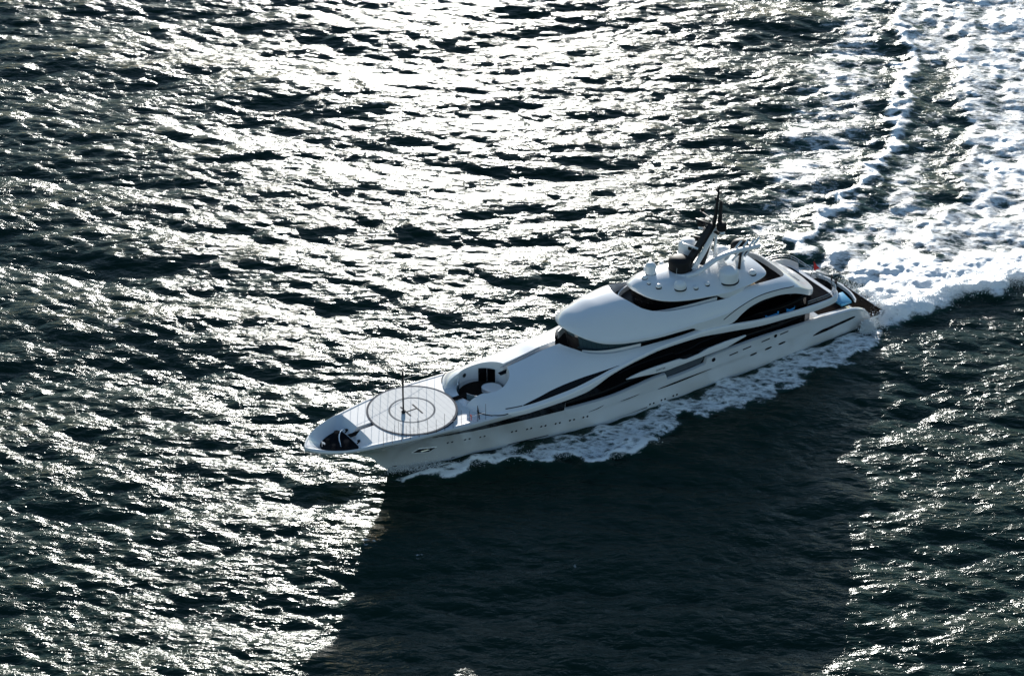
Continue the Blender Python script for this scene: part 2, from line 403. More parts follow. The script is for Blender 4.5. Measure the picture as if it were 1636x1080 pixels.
def foam_mat(name, lace):
    m = bpy.data.materials.new(name); m.use_nodes = True; t = m.node_tree; p = t.nodes['Principled BSDF']
    p.inputs['Base Color'].default_value = (0.90, 0.92, 0.92, 1); p.inputs['Roughness'].default_value = 0.38
    at = N_(t, 'ShaderNodeAttribute', attribute_name='foam'); g_ = N_(t, 'ShaderNodeNewGeometry')
    g = N_(t, 'ShaderNodeMapping'); g.inputs['Rotation'].default_value = (0, 0, R(-12)); g.inputs['Scale'].default_value = (0.55, 1.0, 1.0); t.links.new(g_.outputs['Position'], g.inputs[0])
    n0 = N_(t, 'ShaderNodeTexNoise'); n0.inputs['Scale'].default_value = 0.55; n0.inputs['Detail'].default_value = 8; n0.inputs['Roughness'].default_value = 0.62; n0.inputs['Distortion'].default_value = 0.8
    t.links.new(g.outputs[0], n0.inputs['Vector'])
    n2 = N_(t, 'ShaderNodeTexNoise'); n2.inputs['Scale'].default_value = 2.6; n2.inputs['Detail'].default_value = 8; n2.inputs['Roughness'].default_value = 0.7
    t.links.new(g.outputs[0], n2.inputs['Vector'])
    mixv = N_(t, 'ShaderNodeVectorMath', operation='MULTIPLY_ADD'); mixv.inputs[1].default_value = (2.2, 2.2, 0)
    t.links.new(n0.outputs['Color'], mixv.inputs[0]); t.links.new(g.outputs[0], mixv.inputs[2])
    vo = N_(t, 'ShaderNodeTexVoronoi', feature='DISTANCE_TO_EDGE'); vo.inputs['Scale'].default_value = lace
    t.links.new(mixv.outputs[0], vo.inputs['Vector'])
    def math_(op, a, b=None, c=None, clamp=False):
        n = N_(t, 'ShaderNodeMath', operation=op, use_clamp=clamp)
        for i, v in enumerate((a, b, c)):
            if v is None: continue
            if isinstance(v, (int, float)): n.inputs[i].default_value = v
            else: t.links.new(v, n.inputs[i])
        return n.outputs[0]
    f = at.outputs['Fac']
    a1 = math_('MULTIPLY', math_('SUBTRACT', n0.outputs['Fac'], 0.5), 1.5)
    a2 = math_('MULTIPLY', math_('SUBTRACT', n2.outputs['Fac'], 0.5), 1.9)
    ln = math_('MULTIPLY', math_('SUBTRACT', 0.16, vo.outputs['Distance']), 1.7)
    s = math_('ADD', math_('ADD', a1, a2), ln)
    s = math_('ADD', s, math_('MULTIPLY', math_('SUBTRACT', f, 0.62), 2.0))
    s = math_('ADD', math_('MULTIPLY', s, 1.25), 0.45, clamp=True)
    s = math_('MULTIPLY', s, math_('MULTIPLY', f, 6.0, clamp=True), clamp=True)
    tr = N_(t, 'ShaderNodeBsdfTranslucent'); tr.inputs[0].default_value = (0.93, 0.94, 0.94, 1)
    cl = N_(t, 'ShaderNodeBsdfTransparent'); m1 = N_(t, 'ShaderNodeMixShader'); m1.inputs[0].default_value = 0.0
    t.links.new(p.outputs[0], m1.inputs[1]); t.links.new(tr.outputs[0], m1.inputs[2])
    m2 = N_(t, 'ShaderNodeMixShader'); t.links.new(s, m2.inputs[0]); t.links.new(cl.outputs[0], m2.inputs[1]); t.links.new(m1.outputs[0], m2.inputs[2])
    t.links.new(m2.outputs[0], t.nodes['Material Output'].inputs[0])
    bp = N_(t, 'ShaderNodeBump'); bp.inputs['Strength'].default_value = 0.6; bp.inputs['Distance'].default_value = 0.2
    t.links.new(n2.outputs['Fac'], bp.inputs['Height']); t.links.new(bp.outputs[0], p.inputs['Normal'])
    return m
M['water'] = water_mat(); M['foam'] = foam_mat('wake_foam', 0.55); M['foamb'] = foam_mat('bow_foam', 0.9)
M['spray'] = mat('spray', (0.85, 0.88, 0.9), 0.5, noise=(3.0, 0.04, 0.0))
sea = grid_mesh('sea', PX, PY, WZ, quads, M['water'], np.where(inner, np.clip(np.maximum(foam_w, foam_b*0.8), 0, 1)**1.6, 0)); sea['kind'] = 'structure'
sea['label'] = 'dark green choppy sea glittering in low sunlight'

def foam_sheet(name, F, lift, rough, material, label):
    keep = (np.maximum.reduce([F[:-1, :-1], F[:-1, 1:], F[1:, 1:], F[1:, :-1]]) > 0.06) & inner[:-1, :-1] & inner[1:, 1:]
    q = quads.reshape(ny-1, nx-1, 4)[keep]; used = np.unique(q); rem = np.full(nx*ny, -1); rem[used] = np.arange(len(used))
    fx = F.ravel()[used]; l = wl.ravel()[used]; l2_ = wob.ravel()[used]
    z = WZ.ravel()[used]+lift*np.clip(fx*1.5, 0, 1)+rough*(np.abs(l)*0.8+0.15*l2_)*sst(0.45, 0.95, fx)+0.02
    o = grid_mesh(name, PX.ravel()[used], PY.ravel()[used], z, rem[q], material, fx)
    o['kind'] = 'stuff'; o['label'] = label; return o
foam_sheet('wake_foam', foam_w, 0.03, 0.085, M['foam'], 'white churned wake foam spreading behind the stern')
foam_sheet('bow_wave_foam', foam_b, 0.03, 0.09, M['foamb'], 'white bow wave foam running along the port side of the hull')

cap = HGT/0.26*0.75+wob*0.75+np.clip(wl, -1, 1)*0.25
foam_c = 0.49*sst(2.75, 3.4, cap)*(1-sst(-6, 0, sd['wakeall']))*(1-sst(-4, 0, sd['bow']))
foam_sheet('whitecap_foam', foam_c, 0.02, 0.05, M['foamb'], 'small scattered whitecaps on the open water')

def spray(name, pts, label):
    base = np.array([(1,0,0),(-1,0,0),(0,1,0),(0,-1,0),(0,0,1),(0,0,-1)], float)
    tri = np.array([(0,2,4),(2,1,4),(1,3,4),(3,0,4),(2,0,5),(1,2,5),(3,1,5),(0,3,5)])
    P = np.array([p[:3] for p in pts]); r = np.array([p[3] for p in pts])
    V = (P[:, None, :]+base[None]*r[:, None, None]).reshape(-1, 3); F = (tri[None]+6*np.arange(len(P))[:, None, None]).reshape(-1, 3)
    me = bpy.data.meshes.new(name); me.vertices.add(len(V)); me.vertices.foreach_set('co', V.astype(np.float32).ravel())
    me.loops.add(F.size); me.loops.foreach_set('vertex_index', F.astype(np.int32).ravel())
    me.polygons.add(len(F)); me.polygons.foreach_set('loop_start', np.arange(0, F.size, 3, dtype=np.int32)); me.update(calc_edges=True)
    o = bpy.data.objects.new(name, me); COL.objects.link(o); me.materials.append(M['spray']); o['kind'] = 'stuff'; o['label'] = label
def along(P, n, sig, zs, r0, r1, z0=0.2):
    P = np.array(P); out = []
    seg = np.linalg.norm(np.diff(P, axis=0), axis=1); cum = np.concatenate([[0], np.cumsum(seg)])
    for _ in range(n):
        t = RNG.random()*cum[-1]; i = min(np.searchsorted(cum, t, side='right')-1, len(seg)-1)
        q = P[i]+(P[i+1]-P[i])*((t-cum[i])/seg[i])+RNG.normal(size=2)*sig*(0.4+RNG.random())
        out.append((q[0], q[1], z0+RNG.exponential(zs), r0+(r1-r0)*RNG.random()**3))
    return out
def ship_pt(x, y): return (52.122-0.837*x+0.548*y, 358.949-0.548*x-0.837*y)
sp = along(WAKE['washcrest'][:6], 9000, 1.3, 0.5, 0.025, 0.11, 0.5)
sp += along([ship_pt(-1.5, -5), ship_pt(-2.5, 0), ship_pt(-1.2, 6), ship_pt(3, 7.4)], 4000, 0.9, 0.45, 0.025, 0.10)
for _ in range(5000):
    q = ship_pt(4.3+RNG.normal()*0.65, 7.2+abs(RNG.normal())*0.5); sp.append((q[0], q[1], 0.1+2.3*RNG.random()**1.3*(0.6+.4*RNG.random()), 0.025+0.07*RNG.random()**2))
spray('stern_spray', sp, 'white spray thrown up round the stern and the breaking wash')
sp = along([ship_pt(83.0, 0.6), ship_pt(80, 1.9), ship_pt(76, 3.2)], 1800, 0.35, 0.3, 0.02, 0.07)+along(WAKE['bowcrest'], 3500, 0.45, 0.22, 0.02, 0.08, 0.35)
spray('bow_spray', sp, 'fine white spray along the crest of the bow wave')

# ------------------------------------------------------------------ yacht (local axes: x from stern to bow, y to port, z up from the waterline)
yacht = bpy.data.objects.new('motor_yacht', None); COL.objects.link(yacht)
yacht.location = (52.122, 358.949, 0); yacht.rotation_euler = (0, 0, math.atan2(-0.548, -0.837))
yacht['label'] = 'long white superyacht with helipad foredeck and black mast under way'; yacht['category'] = 'yacht'

bw_f = pchip([-1, 1.5, 4, 14, 30, 44, 50.7, 57.4, 62, 70.6, 77, 80, 82.5, 96], [5.4, 5.6, 5.9, 6.4, 6.7, 7.0, 6.8, 5.7, 4.8, 3.4, 2.0, 1.0, 0.03, 0.03])
bg_f = pchip([0.5, 2.6, 3.4, 4.6, 7, 11, 20, 45, 60, 68, 73, 79, 84, 88, 91, 93, 94.2, 94.9, 95.2, 95.3],
             [5.7, 6.0, 6.3, 6.6, 6.8, 6.95, 7.05, 7.1, 7.15, 7.12, 7.05, 6.75, 6.15, 5.5, 4.6, 3.5, 2.4, 1.35, 0.55, 0.12])
zh_f = pchip([0.5, 2.6, 3.4, 4.6, 6.5, 9, 11.6, 16, 20, 26, 28.6, 33.7, 34.1, 40.7, 41.1, 42.0, 46, 50.4, 55, 57.95, 58.05, 62, 70, 80, 88, 96],
             [1.0, 1.6, 2.6, 3.6, 4.3, 4.6, 4.8, 5.0, 5.2, 5.4, 5.4, 5.25, 4.35, 4.1, 5.1, 5.1, 4.8, 4.5, 4.6, 4.8, 7.05, 7.15, 7.7, 8.3, 8.4, 8.4])
drop_f = pchip([0, 57.95, 58.05, 62, 96], [1.0, 1.0, 0.05, 0.05, 0.05])
stem_f = pchip([82.5, 83.9, 85, 88, 91, 93.5, 95.2, 95.4], [0.0, 1.4, 2.8, 4.6, 5.9, 6.8, 7.6, 7.7])
keel_f = pchip([-1, 2, 10, 60, 74, 80, 82.5], [-0.6, -1.0, -2.4, -2.6, -2.6, -1.6, 0.0])
flare_f = pchip([0, 45, 60, 70, 80, 96], [0.6, 0.7, 1.0, 1.35, 1.45, 0.8])
knuck_f = pchip([14, 20, 28, 44, 52, 56], [0, 0.10, 0.22, 0.22, 0.10, 0])
TT = [i/17 for i in range(18)]
def hull_half(x):
    bw, bg, zg, pw = bw_f(x), bg_f(x), zh_f(x), flare_f(x)
    zref = max(zg, 6.9) if x > 12 else zg                      # flare is measured to the sheer line
    if x >= 82.5:
        z0 = stem_f(x); low = [(0, z0)]*4; base = z0; bw = 0.04
    else:
        zk = keel_f(x); low = [(0, zk), (bw*0.55, zk*0.92), (bw*0.85, zk*0.62), (bw*0.97, zk*0.25)]; base = 0
        low = [(y, z) for y, z in low]
    pts = list(low); rim = 0.42 if x > 62 else 0.22
    zt = zg-rim
    for t in TT:
        z = base+(zt-base)*t
        u = max(0.0, (z-base)/max(zref-base, 0.05))
        y = bw+(bg-bw)*min(1, u)**pw
        k = knuck_f(x) if 14 < x < 56 else 0
        if k: y += k*(1/(1+math.exp(-(z-3.05)*9)))*(1-0.6*min(1, max(0, (z-3.4)/3)))-k*0.35
        pts.append((max(y, 0.02), z))
    y = pts[-1][0]
    pts += [(y-0.01, zg-rim*0.45), (max(y-0.10, .015), zg-0.08), (max(y-0.28, .012), zg), (max(y-0.50, .01), zg-0.004), (max(y-0.58, .008), zg-0.03),
            (max(y-0.60, .006), zg-drop_f(x)), (0, zg-drop_f(x)+ (0.04 if x > 62 else 0))]
    return pts
hx = sorted(set([round(v, 3) for v in list(np.arange(2.6, 57, 0.6))+list(np.array([57.3, 57.8, 57.95, 58.05, 58.4]))+list(np.arange(59, 82.4, 0.5))+list(np.arange(82.5, 93, 0.4))
     + [93.3, 93.7, 94.0, 94.3, 94.6, 94.8, 95.0, 95.1, 95.2, 95.28] + [33.6, 33.75, 33.9, 34.05, 34.2, 40.6, 40.75, 40.9, 41.05, 41.2, 2.8, 3.0, 3.2, 3.6, 4.0]]))
v, f = loft_half(hx, hull_half)
hull = ob('hull', v, f, M['hull'], yacht, angle=50)
HB = bvh_of(hull)

# bow mooring well
wpoly = mirror_poly(spline([(94.25, 0), (94.0, 1.1), (93.1, 2.35), (91.4, 3.5), (89.6, 4.2), (88.0, 4.5), (87.1, 4.1), (86.9, 3.0), (86.85, 1.2), (86.85, 0)], 5))
cxw, cyw = 89.9, 0
wbot = [(cxw+(x-cxw)*0.62+0.2, y*0.60) for x, y in wpoly]
boolean(hull, prism_z(wbot, 7.15, 8.9, [(cxw+(x-cxw)*(1+0.38*0.40), y*(1+0.40*0.40)) for x, y in wpoly]))
boolean(hull, prism_z([(88.6, -0.42), (88.6, 0.42), (84.7, 0.42), (84.7, -0.42)], 7.7, 9.0))
# aft deck and stair recess
boolean(hull, prism_z([(11.5, -4.5), (11.5, 4.5), (6, 4.6), (1, 4.4), (1, -4.4), (6, -4.6)], 3.55, 9.0))
boolean(hull, prism_z([(3.3, -3.4), (3.3, 3.4), (0.5, 3.4), (0.5, -3.4)], 0.75, 9.0))

# ---- lower superstructure shell
zlow_f = pchip([8, 10.9, 14.4, 18, 23.7, 30.5, 36, 41.5, 45.8, 50.6, 53, 54.8, 58, 62, 66, 68, 72],
               [6.6, 6.55, 6.55, 6.9, 7.3, 8.35, 9.15, 9.3, 8.9, 8.0, 7.1, 6.65, 6.5, 6.55, 6.7, 7.2, 7.4])
zs_f = pchip([8, 12, 16, 24, 30, 36, 41, 45, 50, 55, 60, 65, 68, 72], [7.6, 7.6, 7.7, 8.4, 9.35, 9.95, 9.95, 9.6, 8.75, 7.75, 7.4, 7.5, 7.75, 8.0])
zc_f = pchip([8, 31, 33, 35, 40, 48, 54, 57, 60, 66, 69.5, 70.3, 71.0, 71.4, 71.7], [6.7, 7.4, 8.2, 10.2, 10.4, 11.0, 11.4, 11.3, 10.9, 10.2, 9.75, 9.5, 9.1, 8.7, 8.2])
yo_f = pchip([8.7, 8.9, 9.3, 10, 11.5, 14, 20, 45, 60, 64, 66, 68.8, 70.0, 70.8, 71.4, 71.7], [4.4, 5.4, 6.1, 6.6, 6.95, 7.06, 7.09, 7.14, 7.18, 7.16, 7.0, 6.55, 5.75, 4.7, 3.5, 2.3])
open_f = pchip([8, 32.5, 34.2, 36], [1, 1, 0, 0])
UU = [0.03, .07, .12, .18, .25, .33, .42, .52, .63, .75, .88]
def shell_half(x):
    yo, zl, zs, zc, op = yo_f(x), zlow_f(x), zs_f(x), zc_f(x), open_f(x)
    k = 4.2 if x < 66 else 4.2
    lip = 0.30
    p = [(0, zl), (yo-0.25, zl), (yo-0.05, zl+0.03), (yo, zl+0.15), (yo+0.02, (zl+zs)/2), (yo-0.02, zs-0.18), (yo-0.09, zs-0.06), (yo-lip, zs)]
    yi = yo-0.42
    dk = zs-0.95
    for u in UU:
        y = yi*(1-u); zslope = zs+(zc-zs)*(0.68*(1-(1-u)**k)+0.32*u)
        p.append((y, zslope*(1-op)+dk*op))
    p.append((0, zc*(1-op)+dk*op))
    return p
sx = sorted(set([round(t, 3) for t in list(np.arange(9.3, 71, 0.5))+[8.7, 8.78, 8.9, 9.05, 33.2, 33.6, 34.0, 70.3, 70.6, 70.9, 71.1, 71.3, 71.45, 71.58, 71.68]]))
v, f = loft_half(sx, shell_half)
shell = ob('lower_superstructure', v, f, M['white'], yacht, angle=50)
SB = bvh_of(shell, hull)
# round lounge cockpit with its opening to the helipad
cc = (67.15, 0.0); CR = 3.55
circ = [(cc[0]+CR*math.cos(a), cc[1]+CR*math.sin(a)) for a in np.linspace(0, 2*math.pi, 56, endpoint=False)]
circ_top = [(cc[0]+CR*1.06*math.cos(a), cc[1]+CR*1.06*math.sin(a)) for a in np.linspace(0, 2*math.pi, 56, endpoint=False)]
boolean(shell, prism_z(circ, 6.9, 11.5, circ_top)); boolean(hull, prism_z(circ, 6.9, 11.6, circ_top))
boolean(shell, prism_z([(73, -2.5), (73, 2.5), (69.3, 2.9), (68.6, 2.9), (68.6, -2.9), (69.3, -2.9)], 7.83, 11.4, [(73, -3.0), (73, 3.0), (69.3, 3.3), (68.6, 3.3), (68.6, -3.3), (69.3, -3.3)]))
# centreline gangway slot
boolean(shell, prism_z([(64.5, -0.42), (64.5, 0.42), (54.2, 0.42), (54.2, -0.42)], lambda x: 9.25+(64.5-x)*0.075, lambda x: 12.4, [(64.5, -0.6), (64.5, 0.6), (54.2, 0.6), (54.2, -0.6)]))
# well round the bridge
bwell = spline([(55.0, 0), (54.5, 1.1), (53.5, 2.5), (52.2, 3.9), (49.7, 4.9), (46.9, 5.45), (41.1, 6.2), (36.7, 6.35), (35.2, 6.15), (34.6, 5.6)], 5)+[(34.4, 0)]
boolean(shell, prism_z(mirror_poly(bwell), lambda x: 9.45, 12.5))

# ---- bridge deck roof with the sun deck bulwark
w2_f = pchip([12.2, 12.5, 13.2, 14.5, 18, 24, 30, 36, 41.8, 47.2, 49.9, 52.5, 53.4, 54.0, 54.25], [2.6, 3.9, 5.0, 5.8, 6.4, 6.6, 6.72, 6.75, 6.55, 5.9, 5.15, 3.8, 2.6, 1.3, 0.3])
zb_f = pchip([12.2, 14.2, 16, 17.8, 21.3, 23.5, 25.8, 27.5, 29.2, 31, 34, 35.3, 36.3, 42, 47, 50, 53, 54.3],
             [8.1, 8.55, 9.5, 10.3, 11.1, 11.2, 10.9, 10.2, 9.25, 9.2, 9.5, 10.1, 10.7, 10.95, 11.4, 11.85, 13.0, 13.6])
zt_f = pchip([12.2, 14, 17.7, 20, 24.5, 27.8, 30.6, 33, 36, 42, 47, 50, 53, 54.3], [8.6, 9.4, 11.4, 12.0, 12.3, 11.7, 11.2, 11.2, 11.35, 11.5, 11.9, 12.3, 13.35, 13.85])
zk_f = pchip([12.2, 14, 18, 22, 26, 30, 36, 40, 45, 48.5, 51, 52.5, 53.5, 54.3], [8.9, 10.0, 12.45, 12.9, 13.3, 13.6, 14.2, 15.0, 15.95, 15.75, 15.3, 14.9, 14.4, 13.9])
k2_f = pchip([12, 18, 24, 31, 36, 40, 45, 54], [3, 4, 6, 8, 5.5, 4.0, 3.2, 2.6])
def roof_half(x):
    wy, zb, zt, zc, k = w2_f(x), zb_f(x), zt_f(x), zk_f(x), k2_f(x)
    zt = max(zt, zb+0.16)
    p = [(0, zb+0.02), (max(wy-0.7, wy*.5), zb+0.02), (max(wy-0.35, wy*.7), zb), (wy-min(0.08, wy*.1), zb+0.02), (wy, zb+0.08), (wy, zb+(zt-zb)*0.5), (wy-min(0.05, wy*.05), zt-0.04)]
    yi = wy-min(0.10, wy*.1)
    for u in [0.0]+UU:
        p.append((yi*(1-u), zt+(zc-zt)*(1-(1-u)**k)))
    p.append((0, zc)); return p
rx = sorted(set([round(t, 3) for t in list(np.arange(12.6, 53.4, 0.45))+[12.2, 12.3, 12.45, 53.5, 53.7, 53.85, 54.0, 54.1, 54.18, 54.25]]))
v, f = loft_half(rx, roof_half)
roof = ob('bridge_roof', v, f, M['white'], yacht, angle=45)
swell = spline([(45.0, 0), (44.9, 1.0), (44.4, 2.5), (43.1, 4.0), (40.2, 4.9), (36, 5.3), (30.8, 5.55), (28.6, 5.5), (27.9, 4.9)], 5)+[(27.5, 4.6), (27.5, 0)]
boolean(roof, prism_z(mirror_poly(swell), 12.3, 17))
awell = [(27.0, 0), (27.0, 4.4)]+spline([(26.3, 4.75), (22, 4.55), (19.0, 4.3), (18.0, 3.9), (17.55, 3.0), (17.4, 1.5), (17.4, 0)], 5)
boolean(roof, prism_z(mirror_poly(awell), lambda x: 11.35+(x-17.4)*0.03, 17))
# opening at the tail of the roof between the two rings
for s_ in (1, -1):
    boolean(roof, prism_z([(x, y_*s_) for x, y_ in spline([(16.5, 3.0), (16.4, 4.2), (15.5, 4.5), (14.9, 3.7), (15.4, 2.9)], 5, True)], 8.9, 14))
RB = bvh_of(roof)

# ---- hardtop over the sun deck
w3_f = pchip([21, 21.3, 22.2, 24, 26.5, 29, 33.2, 37.9, 40.6, 41.6, 42.1, 42.3], [3.2, 4.0, 4.6, 5.0, 5.35, 5.55, 5.45, 4.6, 3.1, 2.1, 1.2, 0.3])
zr_f = pchip([21, 25, 28.6, 33, 38, 40.6, 42.3], [13.9, 13.75, 13.8, 14.35, 14.85, 15.3, 16.1])
zq_f = pchip([21, 24, 28, 33, 37, 40, 42.3], [14.2, 14.75, 15.5, 16.2, 16.7, 16.75, 16.3])
def top_half(x):
    wy, zr, zc = w3_f(x), zr_f(x), zq_f(x); th = 0.32
    if 26.0 < x < 31.0:                                    # the shoulder that comes down to the bulwark
        th += 1.1*max(0, 1-abs(x-28.4)/2.6)**0.7
    p = [(0, zr-0.3), (max(wy-1.0, wy*.6), zr-0.3), (max(wy-0.5, wy*.8), zr-th), (wy-min(.12, wy*.1), zr-th+0.02), (wy, zr-th*0.5), (wy-min(.03, wy*.03), zr-0.04)]
    yi = wy-min(0.09, wy*.1)
    for u in [0.0]+UU: p.append((yi*(1-u), zr+(zc-zr)*(1-(1-u)**2.3)))
    p.append((0, zc)); return p
tx = sorted(set([round(t, 3) for t in list(np.arange(21.6, 41.5, 0.4))+[21, 21.08, 21.2, 21.4, 41.6, 41.8, 41.95, 42.08, 42.18, 42.26, 42.3]]))
v, f = loft_half(tx, top_half)
hardtop = ob('sun_deck_hardtop', v, f, M['white'], yacht, angle=45)
TB = bvh_of(hardtop)
def on(bvh, x, y, z0=40):
    h_ = bvh.ray_cast(Vector((x, y, z0)), Vector((0, 0, -1))); return h_[0].z if h_[0] else 0

# ---- dark cores: glazing behind the side decks, under the roof and under the hardtop
def ring_solid(half, z0, z1, half_top=None):
    return prism_z(mirror_poly(half), z0, z1, mirror_poly(half_top) if half_top else None)
core = [(61, 0), (61, 5.3), (58, 5.75), (52, 6.1), (45.5, 6.15), (40, 6.15), (20, 6.1), (15, 5.7), (13.2, 4.6), (12.9, 0)]
v, f = ring_solid(core, 3.2, lambda x: 7.0 if x > 55 else (7.9 if x > 45 else 9.0)); ob('main_deck_glazing', v, f, M['glass'], yacht, angle=25)
fl = [(x, y) for x, y in bwell]
v, f = ring_solid([(x-0.02 if y == 0 else x, max(0, y-0.02)) for x, y in fl], 9.44, 9.47); ob('bridge_walkway', v, f, M['floor'], yacht, smooth=False)
# bridge windows: single leaning panes
bl = spline([(52.6, 0), (52.3, 1.2), (51.3, 2.6), (49.6, 3.75), (46.8, 4.6), (43, 5.2), (38.5, 5.45), (35.0, 5.5)], 3)
bt = [(x+0.55, y*1.05) for x, y in bl]
v, f = ring_solid([(x-0.12, y*0.96) for x, y in bl]+[(34.9, 0)], 9.47, 12.0, [(x-0.12, y*0.96) for x, y in bt]+[(34.9, 0)]); ob('bridge_bulkhead', v, f, M['black'], yacht)
v, f = ring_solid([(49, 0), (48.6, 2.6), (46.5, 3.9), (43, 4.8), (36, 5.1), (35.5, 0)], 11.9, 12.9); ob('bridge_core', v, f, M['black'], yacht)
def zroof_b(x): return zb_f(x)+0.05
full = [(x, -y) for x, y in bl[::-1]]+bl[1:]; fullt = [(x, -y) for x, y in bt[::-1]]+bt[1:]
for i in range(0, len(full)-1):
    (x0, y0), (x1, y1) = full[i], full[i+1]; (a0, b0), (a1, b1) = fullt[i], fullt[i+1]
    g = 0.03; lerp = lambda p, q, t: p+(q-p)*t
    q0, q1 = (lerp(x0, x1, g), lerp(y0, y1, g)), (lerp(x0, x1, 1-g), lerp(y0, y1, 1-g))
    r0, r1 = (lerp(a0, a1, g), lerp(b0, b1, g)), (lerp(a0, a1, 1-g), lerp(b0, b1, 1-g))
    z1 = min(zroof_b(a0), zroof_b(a1)); z0 = 10.1
    inn = 0.97
    V = [(q0[0], q0[1], z0), (q1[0], q1[1], z0), (r1[0], r1[1], z1), (r0[0], r0[1], z1)]
    V += [(x-0.06, y*0.985, z) for x, y, z in V]
    ob('bridge_window', V, [(0, 1, 2, 3), (7, 6, 5, 4), (0, 4, 5, 1), (1, 5, 6, 2), (2, 6, 7, 3), (3, 7, 4, 0)], M['tint'], yacht, smooth=False)
# pale inner coaming of the bridge wings
cp = spline([(52.6, 2.9, 10.2), (51.0, 3.9, 10.05), (49.2, 4.55, 9.95), (46.9, 5.05, 9.9), (44.4, 5.45, 9.85)], 5)
both_sides('wing_coaming', sweep(cp, [(-0.05, -0.5), (0.05, -0.5), (0.13, 0.55), (0.03, 0.55)]), M['white'], yacht)
# sun deck floors and inner wall
v, f = ring_solid([(x, max(0, y-0.02)) for x, y in swell], 12.29, 12.33); ob('sun_deck_floor', v, f, M['floor'], yacht, smooth=False)
v, f = prism_z(mirror_poly([(x, max(0, y-0.02)) for x, y in awell]), lambda x: 11.34+(x-17.4)*0.03, lambda x: 11.38+(x-17.4)*0.03); ob('aft_sun_deck_floor', v, f, M['teak'], yacht, smooth=False)
il = spline([(41.2, 0), (41.0, 1.1), (40.0, 2.6), (37.4, 3.9), (33, 4.7), (29, 4.9), (27.6, 4.7)], 4)
v, f = ring_solid(il+[(27.4, 0)], 12.33, 14.1, [(x+0.35, y*1.03) for x, y in il]+[(27.4, 0)]); ob('sun_deck_glazing', v, f, M['glass'], yacht)
il2 = spline([(43.2, 1.2), (42.6, 2.5), (41.2, 3.6), (38.8, 4.35), (35, 4.85), (31, 5.1)], 5)
both_sides('sun_deck_coaming', sweep([(x, y, 13.45-0.02*(43-x)) for x, y in il2], [(-0.06, -0.55), (0.06, -0.55), (0.16, 0.25), (0.02, 0.25)]), M['white'], yacht)
both_sides('sun_deck_bench', merge(box((42.9, 1.6, 12.75), (2.4, 0.5, 0.8), 0.75), box((42.6, 1.3, 12.6), (2.2, 0.5, 0.5), 0.75)), M['white'], yacht, angle=30)

# ---- side windows, slits and seams that follow the hull
band_u = [(78.9, 7.2), (76.5, 7.0), (73.8, 6.8), (68, 6.58), (62.6, 6.5), (58.06, 6.5)]
band_l = [(58.06, 4.75), (62.6, 5.0), (66, 5.28), (70, 5.65), (72.8, 6.0), (76, 6.58)]
patch('sheer_window', band_u+band_l, HB, M['glass'], yacht, cell=0.5, off=0.05, thick=0.16)
eye = [(64.9, 7.75), (62.0, 8.05), (59.9, 8.3), (57.6, 8.5), (55.4, 8.62), (53.2, 8.7), (50.8, 8.82), (48.9, 8.98), (50.5, 8.75), (52.2, 8.4), (54.6, 8.0), (57.0, 7.75), (60.0, 7.62), (62.8, 7.62)]
patch('eye_window', spline(eye, 3, True), SB, M['glass'], yacht, cell=0.6, off=0.03, thick=0.12)
patch('hull_slit', spline([(42.3, 2.86), (40, 3.06), (36, 3.14), (32.8, 3.08), (36, 2.9), (39.5, 2.74)], 4, True), HB, M['glass'], yacht, cell=0.6, off=0.04, thick=0.2)
patch('quarter_slit', spline([(14.1, 2.15), (12.8, 2.62), (10.5, 2.84), (6.6, 2.98), (6.5, 2.62), (9.5, 2.40), (12.4, 2.12)], 4, True), HB, M['glass'], yacht, cell=0.6, off=0.03, thick=0.15)
patch('hull_slit', spline([(54.0, 3.05), (53.0, 3.2), (51.6, 3.5), (52.6, 3.15)], 4, True), HB, M['seam'], yacht, cell=0.5, off=0.03)
patch('hull_slit', spline([(48.8, 3.15), (47.4, 3.25), (45.6, 3.3), (47.4, 3.12)], 4, True), HB, M['seam'], yacht, cell=0.5, off=0.03)
for (x, z) in ((25.2, 2.85), (22.5, 2.95), (20.0, 3.0)):
    patch('oval_port', [(x+0.62*math.cos(a)-0.12*math.sin(a), z+0.17*math.sin(a)+(0.02 if math.sin(a) > 0 else 0)) for a in np.linspace(0, 2*math.pi, 18, endpoint=False)], HB, M['glass'], yacht, off=0.05, cell=0.4)
for (x, z, rr) in ((32.6, 4.55, .30), (21.4, 4.75, .26)):
    patch('round_port', [(x+rr*1.1*math.cos(a), z+rr*math.sin(a)) for a in np.linspace(0, 2*math.pi, 16, endpoint=False)], HB, M['glass'], yacht, off=0.05, cell=0.4)
for (x, z) in ((29.0, 4.35), (26.6, 4.5), (23.2, 4.65), (19.8, 4.75)):
    patch('freeing_port', [(x-0.75, z-0.07), (x+0.75, z-0.15), (x+0.75, z+0.02), (x-0.75, z+0.10)], HB, M['seam'], yacht, off=0.04, cell=0.4)
for (x, z) in ((75.2, 4.3), (72.6, 4.05), (70.3, 3.75), (65.4, 3.1), (63.1, 2.85), (60.9, 2.65), (58.7, 2.5), (56.5, 2.4), (54.4, 2.3), (43.2, 0.75), (41.2, 0.72), (39.1, 0.72)):
    for d in (-0.32, 0.32):
        patch('porthole', [(x+d+0.15*math.cos(a), z+0.15*math.sin(a)-d*(-0.04)) for a in np.linspace(0, 2*math.pi, 12, endpoint=False)], HB, M['glass'], yacht, off=0.03, cell=0.3)
for x0, x1 in ((78.5, 70.0),):
    patch('boot_stripe', [(82.2, 0.62), (74, 0.62), (60, 0.58), (44, 0.5), (44, 0.34), (60, 0.42), (74, 0.46), (82.0, 0.46)], HB, M['seam'], yacht, off=0.012, cell=1.0)
